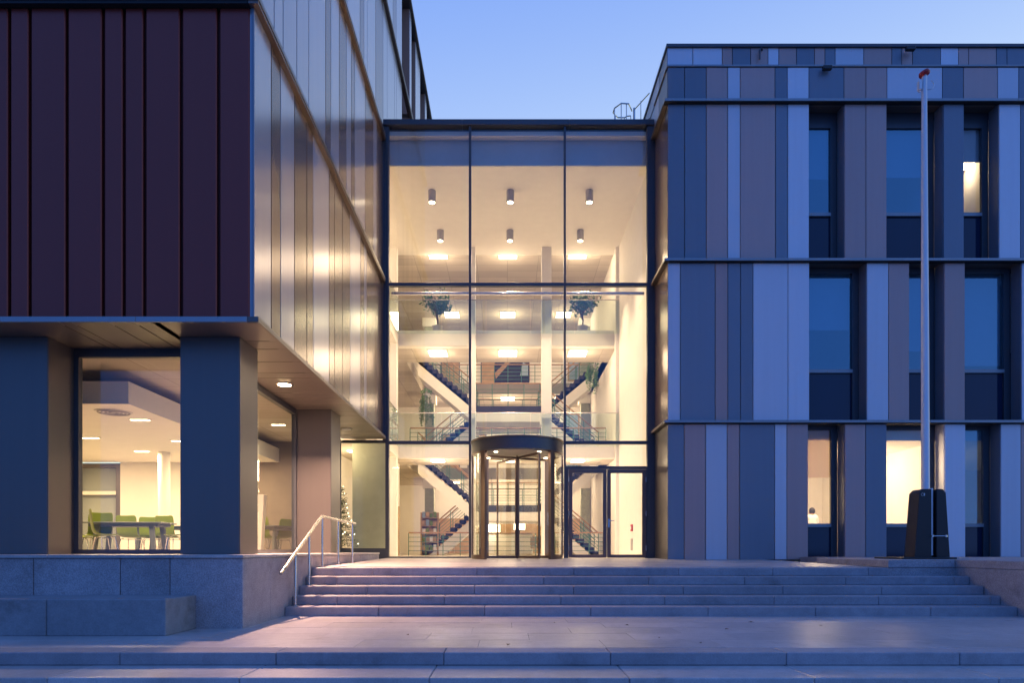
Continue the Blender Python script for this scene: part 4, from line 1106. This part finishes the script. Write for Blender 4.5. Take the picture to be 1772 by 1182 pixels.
bdg = MB().tube([(px(1586.5,FD)+.022*math.cos(a*.785), FD-.176, pz(857.5,FD)+.03*math.sin(a*.785)) for a in range(8)], .005, 5, True).box(px(1589.5,FD), px(1590.5,FD), FD-.181, FD-.173, pz(860,FD), pz(855,FD)).build('badge', M['steel'], t)

# cage at the top of the roof ladder
t = thing('roof_guardrail', 'thin steel guard rail cage on the glass hall roof', 'guard rail', (3.4, 20.4, Zr(12.05)))
zt = Zr(13.25); zl = Zr(12.62)
hoop = [(1093.5,20.55),(1088,20.22),(1075,20.2),(1063.5,20.42),(1061,20.62),(1065,20.76),(1069,20.86),(1081,20.87),(1085,20.8),(1091.5,20.78)]
MB().tube([(px(x,d), d, zt) for x, d in hoop], .018, 8).build('hoop', M['steel'], t, smooth=True)
MB().tube([(px(x,d), d, zl) for x, d in hoop], .016, 8).build('hoop', M['steel'], t, smooth=True)
v = MB()
for (x, d) in ((1075,20.2),(1084,20.22),(1063.5,20.42),(1065,20.76),(1081,20.87),(1091.5,20.78)): v.tube([(px(x,d), d, Zr(12.03)), (px(x,d), d, zt)], .014, 7)
v.build('upright', M['steel'], t)
MB().tube([(px(1097.5,20.5), 20.5, Zr(12.03)), (px(1097.5,20.5), 20.5, zt+.05)], .035, 12).build('post', M['steel'], t, smooth=True)
MB().tube([(px(1097.5,20.5),20.5,zt),(4.11,19.75,zt)], .016, 8).tube([(px(1097.5,20.5),20.5,zl-.1),(4.11,19.75,zl-.1)], .016, 8).tube([(3.93,20.1,zl-.1),(3.93,20.1,zt)], .012, 6).build('side_rail', M['steel'], t, smooth=True)

# small fixtures on the right wing's parapet
def flood(x, y, label):
    xx = px(x, RY-.1); zz = pz(y, RY-.1)
    t = thing('facade_floodlight', label, 'floodlight', (xx, RY-.1, zz), 'small floodlights on the parapet')
    MB().box(xx-.10, xx+.13, RY-.16, RY-.06, zz-.05, zz+.05).build('lamp_head', M['black'], t, bevel=.01)
    MB().tube([(xx, RY-.06, zz), (xx, RY+.004, zz+.03)], .02, 8).build('bracket', M['frame'], t)
flood(1430, 117.5, 'black floodlight on the slate parapet panel above the first upper window')
flood(1574, 84, 'black floodlight high on the parapet strip left of the flagpole')
t = thing('vent_pipe', 'short dark bent pipe on the parapet strip', 'pipe', (px(1315,RY), RY-.02, pz(100,RY)))
MB().tube([(px(1314,RY), RY-.03, pz(103,RY)), (px(1314,RY), RY-.03, pz(87,RY)), (px(1317,RY), RY-.03, pz(84,RY)), (px(1320,RY), RY+.045, pz(84,RY))], .022, 10).build('tube', M['frame'], t, smooth=True)

# person in the lit office window
def skin_body(name, pts, edges, radii, mat, parent, root=0):
    me = bpy.data.meshes.new(name); me.from_pydata(pts, edges, []); me.materials.append(mat)
    o = bpy.data.objects.new(name, me); C.objects.link(o)
    s = o.modifiers.new('skin', 'SKIN'); s.use_smooth_shade = True
    for i, r in enumerate(radii):
        me.skin_vertices[0].data[i].radius = (r, r*.85) if not isinstance(r, tuple) else r
    me.skin_vertices[0].data[root].use_root = True
    o.modifiers.new('sub', 'SUBSURF').render_levels = 2
    adopt(o, parent); return o
pX, pD = px(1405.5, 21.2), 21.2
FZ = EYE + RB - .12 + .3
t = thing('person', 'person with short dark hair and white shirt, back to the lit office window', 'person', (pX, pD, FZ))
hh = pz(880.5, pD) - FZ        # standing height
s_ = hh / 1.70
def Q(x, y, z): return (pX + x*s_, pD + y*s_, FZ + z*s_)
pts = [Q(0,0,.95), Q(0,0,1.12), Q(0,.01,1.30), Q(0,.02,1.42), Q(0,.03,1.50), Q(-.17,.02,1.38), Q(-.23,.02,1.12), Q(-.20,.18,.98), Q(.17,.02,1.38), Q(.23,.02,1.12), Q(.20,.18,.98)]
skin_body('shirt', pts, [(0,1),(1,2),(2,3),(3,4),(3,5),(5,6),(6,7),(3,8),(8,9),(9,10)], [(.15,.10),(.145,.10),(.16,.105),(.10,.08),.055,.062,.048,.036,.062,.048,.036], M['shirt'], t)
pts = [Q(0,0,.93), Q(-.09,0,.86), Q(-.10,.02,.48), Q(-.10,0,.09), Q(-.10,.12,.04), Q(.09,0,.86), Q(.10,.02,.48), Q(.10,0,.09), Q(.10,.12,.04)]
skin_body('trousers', pts, [(0,1),(1,2),(2,3),(3,4),(0,5),(5,6),(6,7),(7,8)], [(.14,.10),.088,.062,.045,.04,.088,.062,.045,.04], M['trousers'], t)
hd = MB()
hd.lathe([(.02,-.125),(.055,-.11),(.072,-.06),(.078,0),(.076,.05),(.055,.095),(.02,.115)], pX, pD+.03*s_, 20, Q(0,0,1.575)[2])
hd.lathe([(.05,-.2),(.048,-.08)], pX, pD+.02, 14, Q(0,0,1.575)[2])
for sx in (-1, 1): hd.lathe([(.008,-.03),(.016,0),(.008,.03)], pX+sx*.08, pD+.03, 8, Q(0,0,1.565)[2])
hd.build('head', M['skin'], t, smooth=True)
MB().lathe([(.070,-.05),(.088,-.01),(.092,.04),(.078,.09),(.045,.125),(.01,.137)], pX, pD+.015*s_, 20, Q(0,0,1.575)[2]).build('hair', M['hair'], t, smooth=True)

# dry leaves blown onto the landing
random.seed(4)
lf = [(1140,1105,'nearest the kerb of the landing'),(1085,1083,'left of the middle pair below the steps'),(1258,1090,'right of the middle pair below the steps'),(1300,1078,'close under the lowest step, below the lit window'),(1212,1114,'lying at the very edge of the landing'),(1420,1084,'farthest right below the steps'),(960,1079,'close under the lowest step, below the revolving door'),(880,1117,'alone in front of the revolving door'),(705,1100,'lying towards the handrail')]
for i, (x, y, nm) in enumerate(lf):
    d = FPX*EYE/(y-953); xx = px(x, d)
    m = MB(); a = random.uniform(0, 6.28); s = random.uniform(.025, .05)
    c_, s2 = math.cos(a), math.sin(a)
    P_ = lambda u, v, h: (u*c_-v*s2, u*s2+v*c_, h)
    m.face(P_(-s,0,.004), P_(-.2*s,.5*s,.014), P_(s,0,.006)); m.face(P_(-s,0,.004), P_(s,0,.006), P_(-.2*s,-.5*s,.012)); m.face(P_(s,0,.006), P_(1.5*s,.02*s,.004), P_(1.0*s,.08*s,.007))
    o = m.build('fallen_leaf', M['leafdry']); o.location = (xx, d, .001)
    tag(o, 'dry brown leaf on the pale paving, ' + nm, 'leaf', 'dry leaves on the landing')
